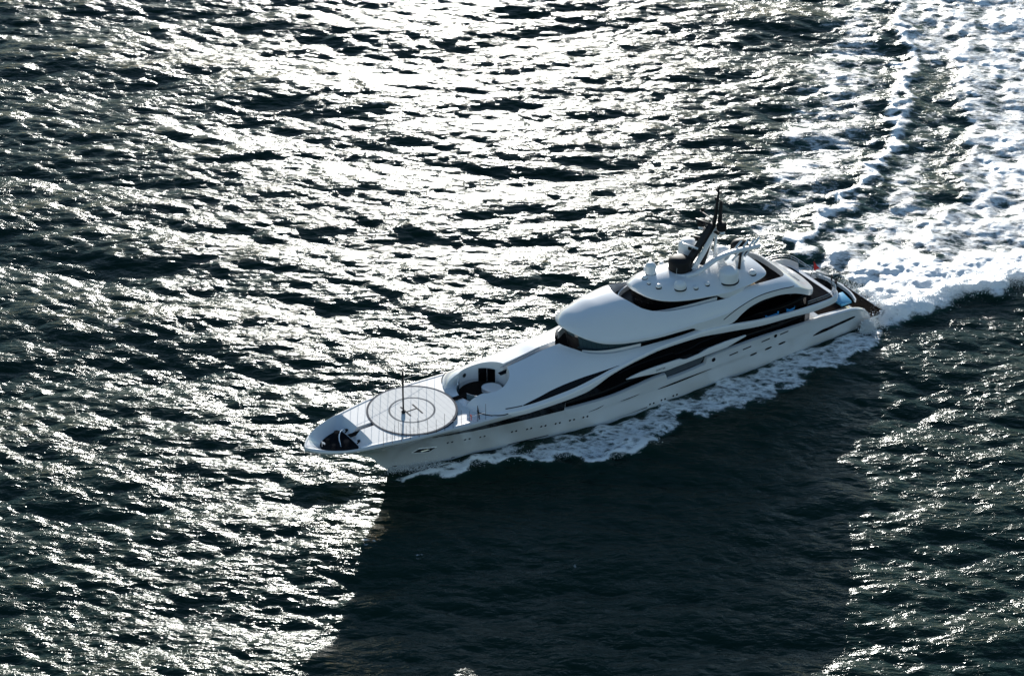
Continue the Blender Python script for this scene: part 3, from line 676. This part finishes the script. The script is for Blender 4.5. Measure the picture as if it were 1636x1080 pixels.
# anchor pocket
ap = patch('anchor_pocket', [(80.1, 3.45), (79.5, 4.15), (77.1, 3.75), (77.8, 2.95)], HB, M['black'], yacht, off=0.04, cell=0.5)
for s_, o_ in zip((1, -1), ap):
    pc = sum((Vector(vv.co) for vv in o_.data.vertices), Vector())/len(o_.data.vertices)
    fr = [(80.25, 3.4), (79.6, 4.3), (76.95, 3.85), (77.7, 2.82)]
    pts3 = []
    for x, z in fr+[fr[0]]:
        h_ = HB.ray_cast(Vector((x, 14, z)), Vector((0, -1, 0))); pts3.append((x, s_*(h_[0].y+0.04), z))
    fv, ff = tube(pts3, 0.07, 6); ob('pocket_frame', fv, ff, M['white'], o_)
    av, af = merge(tube([(pc.x-0.7, pc.y+0.12*s_, pc.z-0.03), (pc.x+0.7, pc.y+0.15*s_, pc.z+0.12)], 0.13, 8), tube([(pc.x-0.6, pc.y+.15*s_, pc.z-0.35), (pc.x-0.55, pc.y+.15*s_, pc.z+0.3)], 0.12, 8))
    ob('anchor', av, af, M['steel'], o_)

# side-deck wing that carries the name, and the seam lines
spear = spline([(47.9, 6.45), (45.9, 6.78), (42.7, 6.85), (38.6, 6.72)], 4)+[(38.0, 6.4), (37.4, 6.28), (35.3, 6.4), (34.4, 6.62), (33.6, 6.78), (30.5, 6.9), (27.0, 6.8), (26.9, 6.62), (30.4, 5.85), (36.2, 5.72), (41.0, 5.58), (43.3, 5.8), (45.6, 6.15)]
wv, wf = prism_y(spear, 6.93, 7.16)
wings = both_sides('side_deck_wing', (wv, wf), M['white'], yacht, smooth=False)
for o_ in wings: bevel(o_, 0.03, 2)
bul = [(50.3, 4.35), (46, 4.78), (42.4, 5.05), (41.7, 5.35), (41.2, 4.6), (40.9, 4.0), (44, 3.9), (50, 3.9)]
grey = [(41.6, 3.6), (40.6, 4.05), (34.6, 4.3), (33.9, 5.0), (34.2, 5.4), (38, 5.55), (41.2, 5.6)]
gv, gf = prism_y(grey, 6.35, 6.55); both_sides('boarding_recess', (gv, gf), M['greyglass'], yacht, smooth=False)
# name plate with letters
for s_, wing in zip((1, -1), wings):
    pv, pf = prism_y([(43.0, 5.98), (41.0, 5.86), (41.0, 6.42), (43.0, 6.54)], 7.165*s_, 7.215*s_)
    ob('name_plate', pv, pf, M['white'], wing, smooth=False)
    cu = bpy.data.curves.new('name_text', 'FONT'); cu.body = 'JUPITER'; cu.size = 0.42; cu.extrude = 0.012; cu.align_x = 'CENTER'; cu.align_y = 'CENTER'; cu.space_character = 1.1
    to = bpy.data.objects.new('t', cu); COL.objects.link(to); dg = bpy.context.evaluated_depsgraph_get()
    me = bpy.data.meshes.new_from_object(to.evaluated_get(dg)); bpy.data.objects.remove(to)
    # text runs aft-ward on the port side (reading from bow to stern), seen from outside
    rot = Matrix(((-s_, 0, 0), (0, 0, s_), (0, 1, 0)))
    for vv in me.vertices: 
        c = rot @ vv.co; vv.co = Vector((42.0, 7.225*s_, 6.2))+c+Vector((0, 0, 0.06*c.x))
    fin('name_lettering', me, M['navy'], wing, smooth=False, fix=False)

def seam(name, pts, bvh, axis_='y', wdt=0.10, both=True, material=None):
    V, F = [], []; P = spline(pts, 6); n = len(P); vs = []
    for i, p in enumerate(P):
        if axis_ == 'y': h_ = bvh.ray_cast(Vector((p[0], 14, p[1])), Vector((0, -1, 0)))
        else: h_ = bvh.ray_cast(Vector((p[0], p[1], 40)), Vector((0, 0, -1)))
        if h_[0] is None: continue
        vs.append(h_[0]+h_[1]*0.012)
    if len(vs) < 2: return
    sv, sf = tube(vs, wdt/2, 6)
    if both: both_sides(name, (sv, sf), material or M['seam'], yacht)
    else: ob(name, sv, sf, material or M['seam'], yacht)
seam('nose_seam', [(70.9, 4.6), (70.2, 5.65), (69.0, 6.55), (67.4, 6.82)], SB, 'z', 0.16)
seam('nose_seam', [(67.4, 7.95), (66.0, 7.82), (64.9, 7.75)], SB, 'y', 0.14)
seam('roof_seam', [(30.8, 10.4), (28.0, 11.5), (24.5, 12.2), (20.5, 12.0), (17.8, 11.5)], RB, 'y', 0.13)

# ---- helipad and foredeck
DK = 8.34
def ring_flat(r0, r1, z, c, n=96, th=0.03):
    V, F = [], []
    for k in range(n):
        a = 2*math.pi*k/n
        for r in (r0, r1):
            for zz in (z, z+th): V.append((c[0]+r*math.cos(a), c[1]+r*math.sin(a), zz))
    for k in range(n):
        a, b = 4*k, 4*((k+1) % n)
        F += [(a+1, a+3, b+3, b+1), (a, b, b+2, a+2), (a+2, b+2, b+3, a+3), (a, a+1, b+1, b)]
    return V, F
HC_ = (78.55, 0.0)
v, f = lathe([(0.01, -0.6), (5.95, -0.6), (5.95, 0.04), (0.01, 0.041)], (*HC_, DK), 96); pad = ob('helipad', v, f, M['pad'], yacht, angle=30)
v, f = ring_flat(5.93, 6.22, DK-0.6, HC_, th=0.65); ob('helipad_edge', v, f, M['navy'], pad, angle=30)
v, f = ring_flat(2.95, 3.22, DK+0.04, HC_, th=0.006); ob('landing_circle', v, f, M['greyline'], pad, angle=30)
v, f = merge(box((79.45, -0.15, DK+0.044), (0.24, 2.7, 0.008)), box((77.75, 0.15, DK+0.044), (0.24, 2.7, 0.008)), box((78.6, 0.0, DK+0.0445), (1.46, 0.24, 0.009)))
ob('letter_h', v, f, M['seam'], pad, smooth=False)
for k in range(6):
    a = k*math.pi/6+0.2
    v, f = tube([(HC_[0]-5.9*math.cos(a), -5.9*math.sin(a), DK+0.1), (HC_[0]+5.9*math.cos(a), 5.9*math.sin(a), DK+0.1)], 0.012, 4); 
for k in range(-7, 8):
    xx = HC_[0]+k*0.78
    hl = math.sqrt(max(0, 5.9**2-(k*0.78)**2))
    if hl > 0.5:
        v, f = box((xx, 0, DK+0.0415), (0.025, 2*hl, 0.003)); ob('panel_joint', v, f, M['joint'], pad, smooth=False)
v, f = box((72.0, 0.15, DK-0.42), (4.6, 0.85, 0.06)); ob('deck_gangway', v, f, M['teak'], yacht, smooth=False)
v, f = box((86.6, 0.0, 7.73), (3.8, 0.8, 0.05)); ob('deck_gangway', v, f, M['teak'], yacht, smooth=False)
wf_ = [(cxw+(x-cxw)*0.61+0.2, y*0.59) for x, y in wpoly]
v, f = prism_z(wf_, 7.16, 7.20); ob('mooring_deck', v, f, M['floor'], yacht, smooth=False)
for (x, y, r_, h_) in ((89.6, -1.3, .45, .9), (89.6, 1.3, .45, .9), (91.3, -0.8, .3, .6), (91.3, 0.8, .3, .6), (87.9, 1.6, .22, .5), (87.9, -1.6, .22, .5)):
    v, f = lathe([(r_*1.2, 0), (r_*1.2, .08), (r_*.75, .15), (r_*.65, h_*.6), (r_, h_*.8), (r_*.9, h_), (0.02, h_)], (x, y, 7.2), 18); ob('windlass', v, f, M['floor'], yacht)
v, f = tube(spline([(88.0, -1.9, 7.7), (89.2, -1.1, 7.95), (90.1, 0.2, 7.9), (90.6, 1.6, 7.6)], 5), 0.09, 8); ob('mooring_rail', v, f, M['steel'], yacht)
v, f = merge(tube([(92.4, -0.4, 7.2), (92.4, -0.4, 8.1)], 0.04, 6), box((92.3, -0.1, 7.9), (0.04, 0.5, 0.3), 0.3)); ob('bow_pennant', v, f, M['white'], yacht, smooth=False)

# bow signal mast
v, f = merge(lathe([(0.28, 0), (0.28, 0.25), (0.12, 0.35), (0.11, 6.2), (0.05, 6.6), (0.01, 6.62)], (79.9, 0.0, DK+0.08), 12), box((79.9, 0, DK+5.2), (0.5, 0.06, 0.06)))
ob('bow_mast', v, f, M['black'], yacht)
# guard stanchions
def stanchion(x, y, z, h_, r_=0.028, top=0.05):
    v, f = merge(tube([(x, y, z), (x, y, z+h_)], r_, 5), lathe([(r_*2.4, 0), (r_*2.4, .05), (.01, .06)], (x, y, z-0.01), 6))
    return ob('stanchion', v, f, M['black' if h_ > 2 else 'seam'], yacht)
xq = 86.4
st_top = {1: [], -1: []}
for i in range(13):
    x = 86.2-i*1.28
    for s_ in (1, -1):
        y = bg_f(x)-0.55
        hh_ = 2.7 if s_ < 0 else (1.9+1.3*random.random())
        stanchion(x, s_*y, zh_f(x)-0.05, hh_)
        st_top[s_].append((x, s_*y, zh_f(x)+1.0))
for s_ in (1, -1):
    v, f = tube(st_top[s_], 0.012, 4); ob('lifeline', v, f, M['steel'], yacht)
for i in range(10):
    x = 86.0-i*0.55; y = bg_f(x)-0.95
    stanchion(x, y, zh_f(x)-0.05, 1.4+1.6*random.random(), 0.022)
for i in range(5):
    stanchion(70.9+0.2*i, 4.6+0.42*i, 7.95, 0.9, 0.05)
v, f = merge(tube([(72.9, 6.1, 8.0), (72.9, 6.1, 8.9)], .06, 6), box((72.9, 6.1, 8.7), (0.12, 0.3, 0.35))); ob('deck_light', v, f, M['red'], yacht, smooth=False)

# cockpit fittings
v, f = lathe([(0.01, 0), (CR-0.03, 0), (CR-0.03, .04), (0.01, .045)], (cc[0], cc[1], 6.9), 56); ob('cockpit_floor', v, f, M['teak'], yacht, smooth=False)
spa = spline([(66.9, -0.6), (66.5, 0.9), (65.6, 1.9), (64.7, 1.5), (64.3, 0.1), (64.9, -1.0), (66.1, -1.3)], 6, True)
v, f = prism_z(spa, 6.94, 7.55); o_ = ob('spa_pool', v, f, M['white'], yacht, angle=30)
v, f = prism_z([(65.6+(x-65.6)*0.86, 0.2+(y-0.2)*0.86) for x, y in spa], 7.55, 7.57); ob('spa_cover', v, f, M['dome'], o_, smooth=False)
def on_wall(a0, a1, z0, z1, r_, th):
    n = 8; V = []
    for rr in (r_, r_-th):
        for k in range(n+1):
            a = a0+(a1-a0)*k/n
            for z in (z0, z1): V.append((cc[0]+rr*math.cos(a), cc[1]+rr*math.sin(a), z))
    m = 2*(n+1); F = []
    for k in range(n):
        i = 2*k; F += [(i, i+2, i+3, i+1), (m+i, m+i+1, m+i+3, m+i+2), (i+1, i+3, m+i+3, m+i+1), (i, m+i, m+i+2, i+2)]
    F += [(0, 1, m+1, m), (2*n, m+2*n, m+2*n+1, 2*n+1)]
    return V, F
for a0, a1 in ((R(208), R(227)), (R(228), R(247))):
    v, f = on_wall(a0, a1, 6.96, 9.0, CR+0.0, 0.06); o_ = ob('cockpit_door', v, f, M['glass'], yacht)
    v, f = on_wall(a1-0.03, a1-0.02, 7.8, 8.3, CR-0.07, 0.05); ob('handle', v, f, M['steel'], o_)
v, f = lathe([(0.30, 0), (0.30, .06), (0.16, .07), (.14, .02)], (0, 0, 0), 16)
a = R(283); v = [(cc[0]+(CR-0.02)*math.cos(a)-zz*math.cos(a), cc[1]+(CR-0.02)*math.sin(a)-zz*math.sin(a)+0, 8.5+xx) if False else (cc[0]+(CR-0.02-zz)*math.cos(a)-yy*math.sin(a), (CR-0.02-zz)*math.sin(a)+yy*math.cos(a), 8.5+xx) for xx, yy, zz in v]
ob('wall_porthole', v, f, M['seam'], yacht)
for (a0, a1, m_) in ((R(18), R(68), 'tint'), (R(-50), R(-24), 'tint')):
    v, f = on_wall(a0, a1, 7.0, 8.75, CR-0.12, 0.05); o_ = ob('wind_screen', v, f, M[m_], yacht)
    pts = [(cc[0]+(CR-.14)*math.cos(t_), (CR-.14)*math.sin(t_), 8.78) for t_ in np.linspace(a0, a1, 10)]
    v, f = tube(pts, 0.05, 6); ob('screen_rail', v, f, M['steel'], o_)
gx0 = [(64.0, 0.35, 10.1), (62, 0.35, 10.45), (60, 0.35, 10.75), (57.5, 0.35, 11.1)]
for s_ in (1, -1):
    v, f = tube([(x, s_*y, z-0.1) for x, y, z in gx0], 0.05, 6); ob('gangway_rail', v, f, M['steel'], yacht)
v, f = prism_z([(64.4, -0.40), (64.4, 0.40), (54.6, 0.40), (54.6, -0.40)], lambda x: 9.25+(64.5-x)*0.075, lambda x: 9.28+(64.5-x)*0.075); ob('gangway_steps', v, f, M['floor'], yacht, smooth=False)

# ---- domes on the hardtop
def radome(x, y, r_, hgt_, material, name='radome', z=None, ped=0.0, flat=False):
    z = on(TB, x, y) if z is None else z
    if ped:
        v, f = lathe([(r_*.75, -0.1), (r_*.5, 0.1), (r_*.45, ped)], (x, y, z), 20); 
    prof = [(r_*0.93, -0.15 if not ped else ped-0.02), (r_*0.97, 0.1+ped)]
    hcyl = max(0.0, hgt_-r_*(0.75 if not flat else .45)); dome_h = hgt_-hcyl
    prof += [(r_, ped+0.12+hcyl*0.0), (r_, ped+max(hcyl, 0.14))]
    for k in range(1, 9):
        t = k/9*math.pi/2; e = 0.8 if flat else 1.0
        prof.append((r_*math.cos(t)**e, ped+max(hcyl, .14)+dome_h*math.sin(t)))
    prof.append((0.01, ped+max(hcyl, .14)+dome_h))
    dv, df = lathe(prof, (x, y, z), 28)
    o_ = ob(name, dv, df, material, yacht, angle=40)
    if ped: ob('pedestal', v, f, M['white'], o_)
    else:
        bv, bf = lathe([(r_*1.07, -0.12), (r_*1.07, 0.05), (r_*0.9, 0.07)], (x, y, z), 28); ob('base_ring', bv, bf, M['seam'], o_)
    return o_
radome(38.3, -0.9, 0.78, 1.75, M['dome']); radome(36.3, 3.45, 0.88, 1.15, M['dome'])
for (x, y, r_) in ((39.9, -0.1, .40), (40.1, 1.2, .27), (39.2, 2.3, .42), (34.0, 4.1, .36), (31.9, 3.95, .36), (23.6, 3.7, .52), (37.6, -3.0, .36), (34, -4.1, .36), (25.5, -3.9, .5)):
    radome(x, y, r_, r_*1.2, M['dome'], 'small_radome')
radome(28.1, 3.95, 1.42, 2.0, M['dome'], flat=True)
radome(33.9, 0.0, 1.6, 2.2, M['domeblack'], 'black_radome', z=16.25, flat=True)
radome(30.6, -2.35, 1.5, 2.4, M['dome'], z=15.6, ped=1.2)
radome(26.7, 0.3, 1.15, 1.8, M['dome'], z=15.3, ped=0.9)
radome(23.2, 0.0, 1.35, 1.9, M['domeblack'], 'black_radome', z=14.5, ped=1.5)
# collar round the mast foot, with its two arms
col = []
for k in range(48):
    a = 2*math.pi*k/48; col.append((33.7+2.15*math.cos(a)*(1.05 if math.cos(a) > 0 else 1.25), 1.85*math.sin(a)))
zt_ = 16.25
cv = []
V, F = [], []
for (sc, dz) in ((1.08, -0.9), (1.04, 0.02), (0.98, 0.18), (0.84, 0.22), (0.76, 0.10), (0.75, -0.4)):
    for x, y in col: V.append((33.7+(x-33.7)*sc, y*sc, zt_+dz+0.02*(x-33.7)))
for i in range(5):
    for k in range(48): F.append((i*48+k, i*48+(k+1) % 48, (i+1)*48+(k+1) % 48, (i+1)*48+k))
ob('mast_collar', V, F, M['white'], yacht, angle=60)
v, f = prism_z([(33.7+(x-33.7)*0.77, y*0.77) for x, y in col], zt_-0.35, zt_-0.05); ob('collar_floor', v, f, M['black'], yacht, smooth=False)
arm = spline([(34.2, 1.75, 16.3), (32.4, 1.95, 16.35), (30.8, 2.1, 16.9), (29.2, 2.15, 17.55), (27.3, 2.15, 17.85), (25.2, 2.15, 17.8), (23.2, 2.1, 17.55), (21.3, 2.0, 17.35)], 5)
aprof = [(-0.36, -0.22), (0.36, -0.22), (0.44, 0), (0.32, 0.2), (-0.32, 0.2), (-0.44, 0)]
v, f = sweep(arm, aprof); ob('mast_arm', v, f, M['white'], yacht, angle=60)
v, f = sweep([(x, -y_, z) for x, y_, z in arm[:16]], aprof); ob('mast_arm', v, f, M['white'], yacht, angle=60)
v, f = tube([(24.6, 2.1, 17.6), (24.9, 2.2, 14.6)], [.16, .22], 10); ob('arm_strut', v, f, M['black'], yacht)
for (x0, z0, x1, z1, y) in ((27.0, 16.4, 24.1, 18.75, 1.55), (25.9, 16.1, 23.1, 18.6, 1.8), (24.8, 16.1, 22.0, 18.5, 1.9), (23.7, 16.1, 21.1, 18.5, 1.8)):
    v, f = tube([(x0, y, z0), (x1, y, z1)], 0.17, 12); o_ = ob('exhaust_pipe', v, f, M['steel'], yacht)
    v, f = lathe([(0.13, 0), (0.13, .02), (0.01, .021)], (x1, y, z1+0.1), 10); 
# ---- mast
leg = lambda pts, wd, dp: sweep(pts, [(-wd, -dp), (wd, -dp), (wd, dp), (-wd, dp)], up=Vector((1, 0, 0.3)))
for s_ in (1, -1):
    v, f = leg([(32.2, 0.95*s_, 16.2), (30.2, 0.7*s_, 18.4), (28.5, 0.4*s_, 20.6), (27.9, 0.32*s_, 21.5)], 0.10, 0.42)
    o_ = ob('mast_leg', v, f, M['white'], yacht, smooth=False); bevel(o_, .03, 2)
    v, f = leg([(28.4, 0.75*s_, 16.0), (28.0, 0.5*s_, 19.0), (27.8, 0.35*s_, 21.3)], 0.10, 0.18)
    o_ = ob('mast_leg', v, f, M['white'], yacht, smooth=False); bevel(o_, .03, 2)
v, f = merge(leg([(33.1, 0, 16.2), (31.0, 0, 18.6), (29.2, 0, 20.8), (28.35, 0, 22.0)], 0.5, 0.3), tube([(30.0, 0, 16.0), (28.3, 0, 20.5)], [0.5, .25], 8))
ob('mast_spine', v, f, M['black'], yacht, smooth=False)
v, f = tube([(28.1, 0, 21.5), (27.75, 0, 24.0), (27.45, 0, 27.2), (27.4, 0, 28.0)], [0.30, 0.22, 0.15, 0.05], 8); ob('mast_pole', v, f, M['black'], yacht)
v, f = tube([(27.3, 0.3, 21.5), (27.2, 0.35, 25.2), (27.2, .35, 25.6)], [0.32, 0.24, .06], 8); ob('mast_pole', v, f, M['black'], yacht)
v, f = merge(box((27.45, 0, 26.9), (0.12, 1.1, 0.12)), box((27.5, 0, 25.8), (0.12, 1.0, .2)), lathe([(.14, 0), (.14, .3), (.01, .32)], (27.45, .5, 26.95), 8), lathe([(.14, 0), (.14, .3), (.01, .32)], (27.45, -.5, 26.95), 8), box((27.55, -.4, 25.7), (.3, .25, .5)))
ob('mast_light', v, f, M['black'], yacht, smooth=False)
v, f = merge(box((28.4, -1.6, 22.9), (0.12, 2.6, 0.08)), box((28.4, -2.3, 23.35), (0.35, .35, .6))); ob('signal_lamp', v, f, M['black'], yacht, smooth=False)
radome(27.4, 0.95, 0.72, 1.2, M['domeblack'], 'black_radome', z=20.9, flat=True, ped=0.35)
radome(28.9, -1.75, 0.66, 0.95, M['domeblack'], 'black_radome', z=20.9, flat=True, ped=0.35)
v, f = merge(box((28.2, 0.55, 21.0), (0.5, 1.5, 0.14)), box((28.6, -1.0, 20.95), (0.4, 2.2, 0.14))); ob('mast_crosstree', v, f, M['black'], yacht, smooth=False)
for (x, y, z, l_, rz, m_) in ((31.6, -0.75, 19.1, 2.7, 0.35, 'white'), (30.2, -1.05, 20.0, 1.9, 0.5, 'black'), (29.2, -1.3, 22.15, 2.2, 0.3, 'black')):
    v, f = merge(box((x, y, z), (0.26, l_, 0.24), rz)); o_ = ob('radar_scanner', v, f, M[m_], yacht, smooth=False); bevel(o_, .05, 2)
    v, f = merge(lathe([(.28, -0.55), (.28, -.15), (.12, -.12)], (x, y, z), 12), box((x-0.7, y*.5, z-.55), (1.6, .22, .16), 0.3 if y < 0 else 0)); ob('scanner_bracket', v, f, M['black'], o_, smooth=False)
both_sides('whip_antenna', tube([(36.5, -2.6, 15.8), (36.4, -2.7, 18.6)], [.035, .015], 5), M['white'], yacht)

# ---- aft decks
tailring = [(x, y) for x, y in spline([(15.5, 6.75), (12, 6.7), (10.2, 6.25), (9.4, 5.6), (9.05, 4.6), (9.0, 2.5), (9.0, 0)], 4)]
tr = tailring+[(x, -y) for x, y in tailring[::-1][1:]]
v, f = tube([(x, y, 8.45) for x, y in tr], 0.045, 6); ob('aft_handrail', v, f, M['steel'], yacht)
acc = 0; last = None
for p in tr:
    if last is None or math.dist(p, last) > 1.3:
        v, f = tube([(p[0], p[1], 7.55), (p[0], p[1], 8.45)], 0.03, 5); ob('rail_post', v, f, M['steel'], yacht); last = p
v, f = tube([(x, y, 8.1) for x, y in tr], 0.03, 6); ob('aft_handrail', v, f, M['steel'], yacht)
dk = mirror_poly([(33.5, 0), (33.5, 6.3)]+spline([(20, 6.5), (12, 6.4), (10.3, 6.0), (9.6, 5.2), (9.35, 4.0), (9.35, 0)], 4))
v, f = prism_z(dk, 6.95, 7.0); 
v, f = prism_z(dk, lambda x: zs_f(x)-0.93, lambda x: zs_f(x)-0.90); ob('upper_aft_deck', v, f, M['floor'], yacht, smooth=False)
ac = [(33.6, 0), (33.6, 5.6), (27.5, 5.2), (25.5, 4.2), (25.0, 0)]
v, f = ring_solid(ac, 7.2, 11.15); ob('upper_saloon_glazing', v, f, M['glass'], yacht, angle=25)
both_sides('deck_pillar', tube([(17.5, 4.6, 6.9), (16.6, 4.4, 10.3)], 0.16, 10), M['black'], yacht)
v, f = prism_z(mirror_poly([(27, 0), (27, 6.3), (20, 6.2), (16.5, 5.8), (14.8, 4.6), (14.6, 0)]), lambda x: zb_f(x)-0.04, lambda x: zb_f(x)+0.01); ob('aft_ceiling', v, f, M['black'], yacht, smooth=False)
# main aft deck, stair and platform
v, f = prism_z([(11.4, -4.45), (11.4, 4.45), (6, 4.55), (3.35, 4.35), (3.35, -4.35), (6, -4.55)], 3.56, 3.60); ob('main_aft_deck', v, f, M['teak'], yacht, smooth=False)
cw = spline([(4.4, 4.4, 3.9), (3.7, 2.4, 3.9), (3.5, 0, 3.9), (3.7, -2.4, 3.9), (4.4, -4.4, 3.9)], 5)
v, f = sweep(cw, [(-0.10, -0.34), (0.10, -0.34), (0.12, 0.28), (-0.12, 0.28)]); ob('aft_coaming', v, f, M['white'], yacht)
for s_ in (1, -1):
    if s_ < 0: v, f = box((6.2, -2.8, 3.75), (2.2, 2.2, .3)); ob('sun_pad', v, f, M['floor'], yacht, smooth=False); continue
    v, f = prism_z([(5.0, 4.3*s_), (6.9, 4.3*s_), (6.9, 1.4*s_), (4.4, 1.4*s_)], 3.6, 3.98); o_ = ob('sun_pad', v, f, M['bluepale'], yacht, smooth=False); bevel(o_, .06, 2)
    for k in range(8):
        v, f = box((3.2-k*0.22, 2.9*s_, 3.30-k*0.31), (0.34, 0.9, 0.10)); ob('stair_tread', v, f, M['teak'], yacht, smooth=False)
plat = [(3.4, 5.5), (0.9, 5.62), (-0.1, 5.4), (-0.55, 4.8), (-0.75, 2.5), (-0.8, 0)]
pl = spline(plat, 4); pl = [(3.4, 0)]+pl
v, f = prism_z(mirror_poly(pl), 0.35, 0.85); platform = ob('swim_platform', v, f, M['white'], yacht, angle=30)
y = -5.3
while y < 5.3:
    ww = 0.42; xa = 3.1; xe = -0.62 if abs(y) < 4.4 else (-0.2 if abs(y) < 5.0 else 0.4)
    v, f = box(((xa+xe)/2, y+ww/2, 0.865), (xa-xe, ww-0.035, 0.03)); ob('plank', v, f, M['teak'], platform, smooth=False); y += ww
for x_, y_ in ((0.2, 5.35), (1.7, 5.5), (0.2, -5.35), (1.7, -5.5)):
    v, f = merge(lathe([(.12, 0), (.07, .05), (.07, .3), (.16, .34), (.14, .4), (.01, .41)], (x_, y_, 0.85), 10)); ob('bollard', v, f, M['steel'], platform)
# ensign
v, f = tube([(9.6, 0, 7.5), (9.0, 0, 10.1)], 0.05, 6); st = ob('flag_staff', v, f, M['black'], yacht)
V, F = [], []
for i in range(11):
    for k in range(7):
        u, q = i/10, k/6; hgt0 = 1.75*(1-u*0.85)
        V.append((9.05+0.13*(1-q)-u*0.85, 0.16*math.sin(u*7)*u+0.25*u, 9.95-u*1.15-q*hgt0*0.95))
for i in range(10):
    for k in range(6): a = i*7+k; F.append((a, a+1, a+8, a+7))
ob('flag', V, F, M['red'], st)

# deck paint on the walkable top of the bow
hull.data.materials.append(M['deck'])
for p in hull.data.polygons:
    if p.normal.z > 0.985 and p.center.x > 58 and abs(p.center.y) < bg_f(p.center.x)-0.55: p.material_index = 1

# ---- loose things on deck
def top(name, verts_faces_list, label, cat, group=None, loc=(0, 0, 0), rz=0.0):
    e = bpy.data.objects.new(name, None); COL.objects.link(e); wx, wy = ship_pt(loc[0], loc[1])
    e.location = (wx, wy, loc[2]); e.rotation_euler = (0, 0, yacht.rotation_euler.z+rz); e['label'] = label; e['category'] = cat
    if group: e['group'] = group
    for n_, vf, m_ in verts_faces_list:
        o_ = ob(n_, vf[0], vf[1], m_, e, smooth=False); bevel(o_, 0.05, 2)
    return e
def sofa(l_, label, loc, rz, m_='blue'):
    top('lounge_sofa', [('seat', box((0, 0, 0.32), (l_, 0.95, 0.34)), M[m_]), ('backrest', box((0, -0.42, 0.72), (l_, 0.24, 0.62)), M[m_]),
                        ('armrest', box((l_/2, 0, 0.5), (0.22, 0.95, 0.5)), M[m_]), ('armrest', box((-l_/2, 0, 0.5), (0.22, 0.95, 0.5)), M[m_]), ('base', box((0, 0, 0.08), (l_*.94, .8, .16)), M['black'])],
        label, 'sofa', 'blue seats on the upper aft deck', loc, rz)
sofa(2.2, 'bright blue sofa inside the black arch, nearer the bow', (21.6, 5.9, 7.4), 0.1)
sofa(1.5, 'bright blue seat inside the black arch, nearer the stern', (18.0, 5.75, 7.15), 0.45)
top('lounge_sofa', [('seat', box((0, 0, 0.3), (2.4, 0.9, 0.4)), M['warm']), ('backrest', box((0, -0.4, 0.7), (2.4, 0.22, 0.5)), M['warm'])], 'tan sofa on the aft sun deck under the hardtop edge', 'sofa', None, (23.9, 3.55, 11.62), 0.0)

def person(label, loc, rz, sc, arm):
    J = [(0, 0, .93), (0, 0, 1.15), (0, 0, 1.38), (0, 0, 1.50), (0.02, 0, 1.62), (0.02, 0, 1.74),
         (0, .10, .88), (0.02, .11, .48), (0, .12, .08), (.14, .13, .04), (0, -.10, .88), (0.03, -.11, .48), (0, -.12, .08), (.14, -.13, .04),
         (0, .19, 1.40), (-.02, .25, 1.13), (arm, .22, .92), (0, -.19, 1.40), (.0, -.26, 1.13), (arm*.6, -.22, .92)]
    Rr = [.15, .14, .15, .06, .095, .08, .10, .075, .05, .045, .10, .075, .05, .045, .065, .048, .04, .065, .048, .04]
    Ed = [(0, 1), (1, 2), (2, 3), (3, 4), (4, 5), (0, 6), (6, 7), (7, 8), (8, 9), (0, 10), (10, 11), (11, 12), (12, 13), (2, 14), (14, 15), (15, 16), (2, 17), (17, 18), (18, 19)]
    me = bpy.data.meshes.new('person'); me.from_pydata(J, Ed, []); o_ = bpy.data.objects.new('person', me); COL.objects.link(o_)
    md = o_.modifiers.new('s', 'SKIN'); o_.modifiers.new('u', 'SUBSURF').levels = 1
    for i_, sv in enumerate(me.skin_vertices[0].data): sv.radius = (Rr[i_], Rr[i_]); sv.use_root = (i_ == 0)
    dg = bpy.context.evaluated_depsgraph_get(); m2 = bpy.data.meshes.new_from_object(o_.evaluated_get(dg)); bpy.data.objects.remove(o_); bpy.data.meshes.remove(me)
    m2.materials.clear(); m2.materials.append(M['cloth']); m2.materials.append(M['skin'])
    for p in m2.polygons:
        p.use_smooth = True; p.material_index = 1 if (p.center.z > 1.5 and p.center.x > 0.02 and p.center.z < 1.68) or (p.center.z < 1.0 and abs(p.center.y) > .18) else 0
    o_ = bpy.data.objects.new('person', m2); COL.objects.link(o_); wx, wy = ship_pt(loc[0], loc[1]); o_.location = (wx, wy, loc[2]); o_.rotation_euler = (0, 0, yacht.rotation_euler.z+rz); o_.scale = (sc, sc, sc)
    o_['label'] = label; o_['category'] = 'person'; o_['group'] = 'people on the aft deck'
person('person in dark clothes standing upright on the aft deck, left of the two', (4.15, -1.55, 3.6), 2.6, 1.02, 0.12)
person('person in dark clothes at the aft coaming, right of the two', (3.95, -0.75, 3.6), -2.2, 0.95, 0.25)
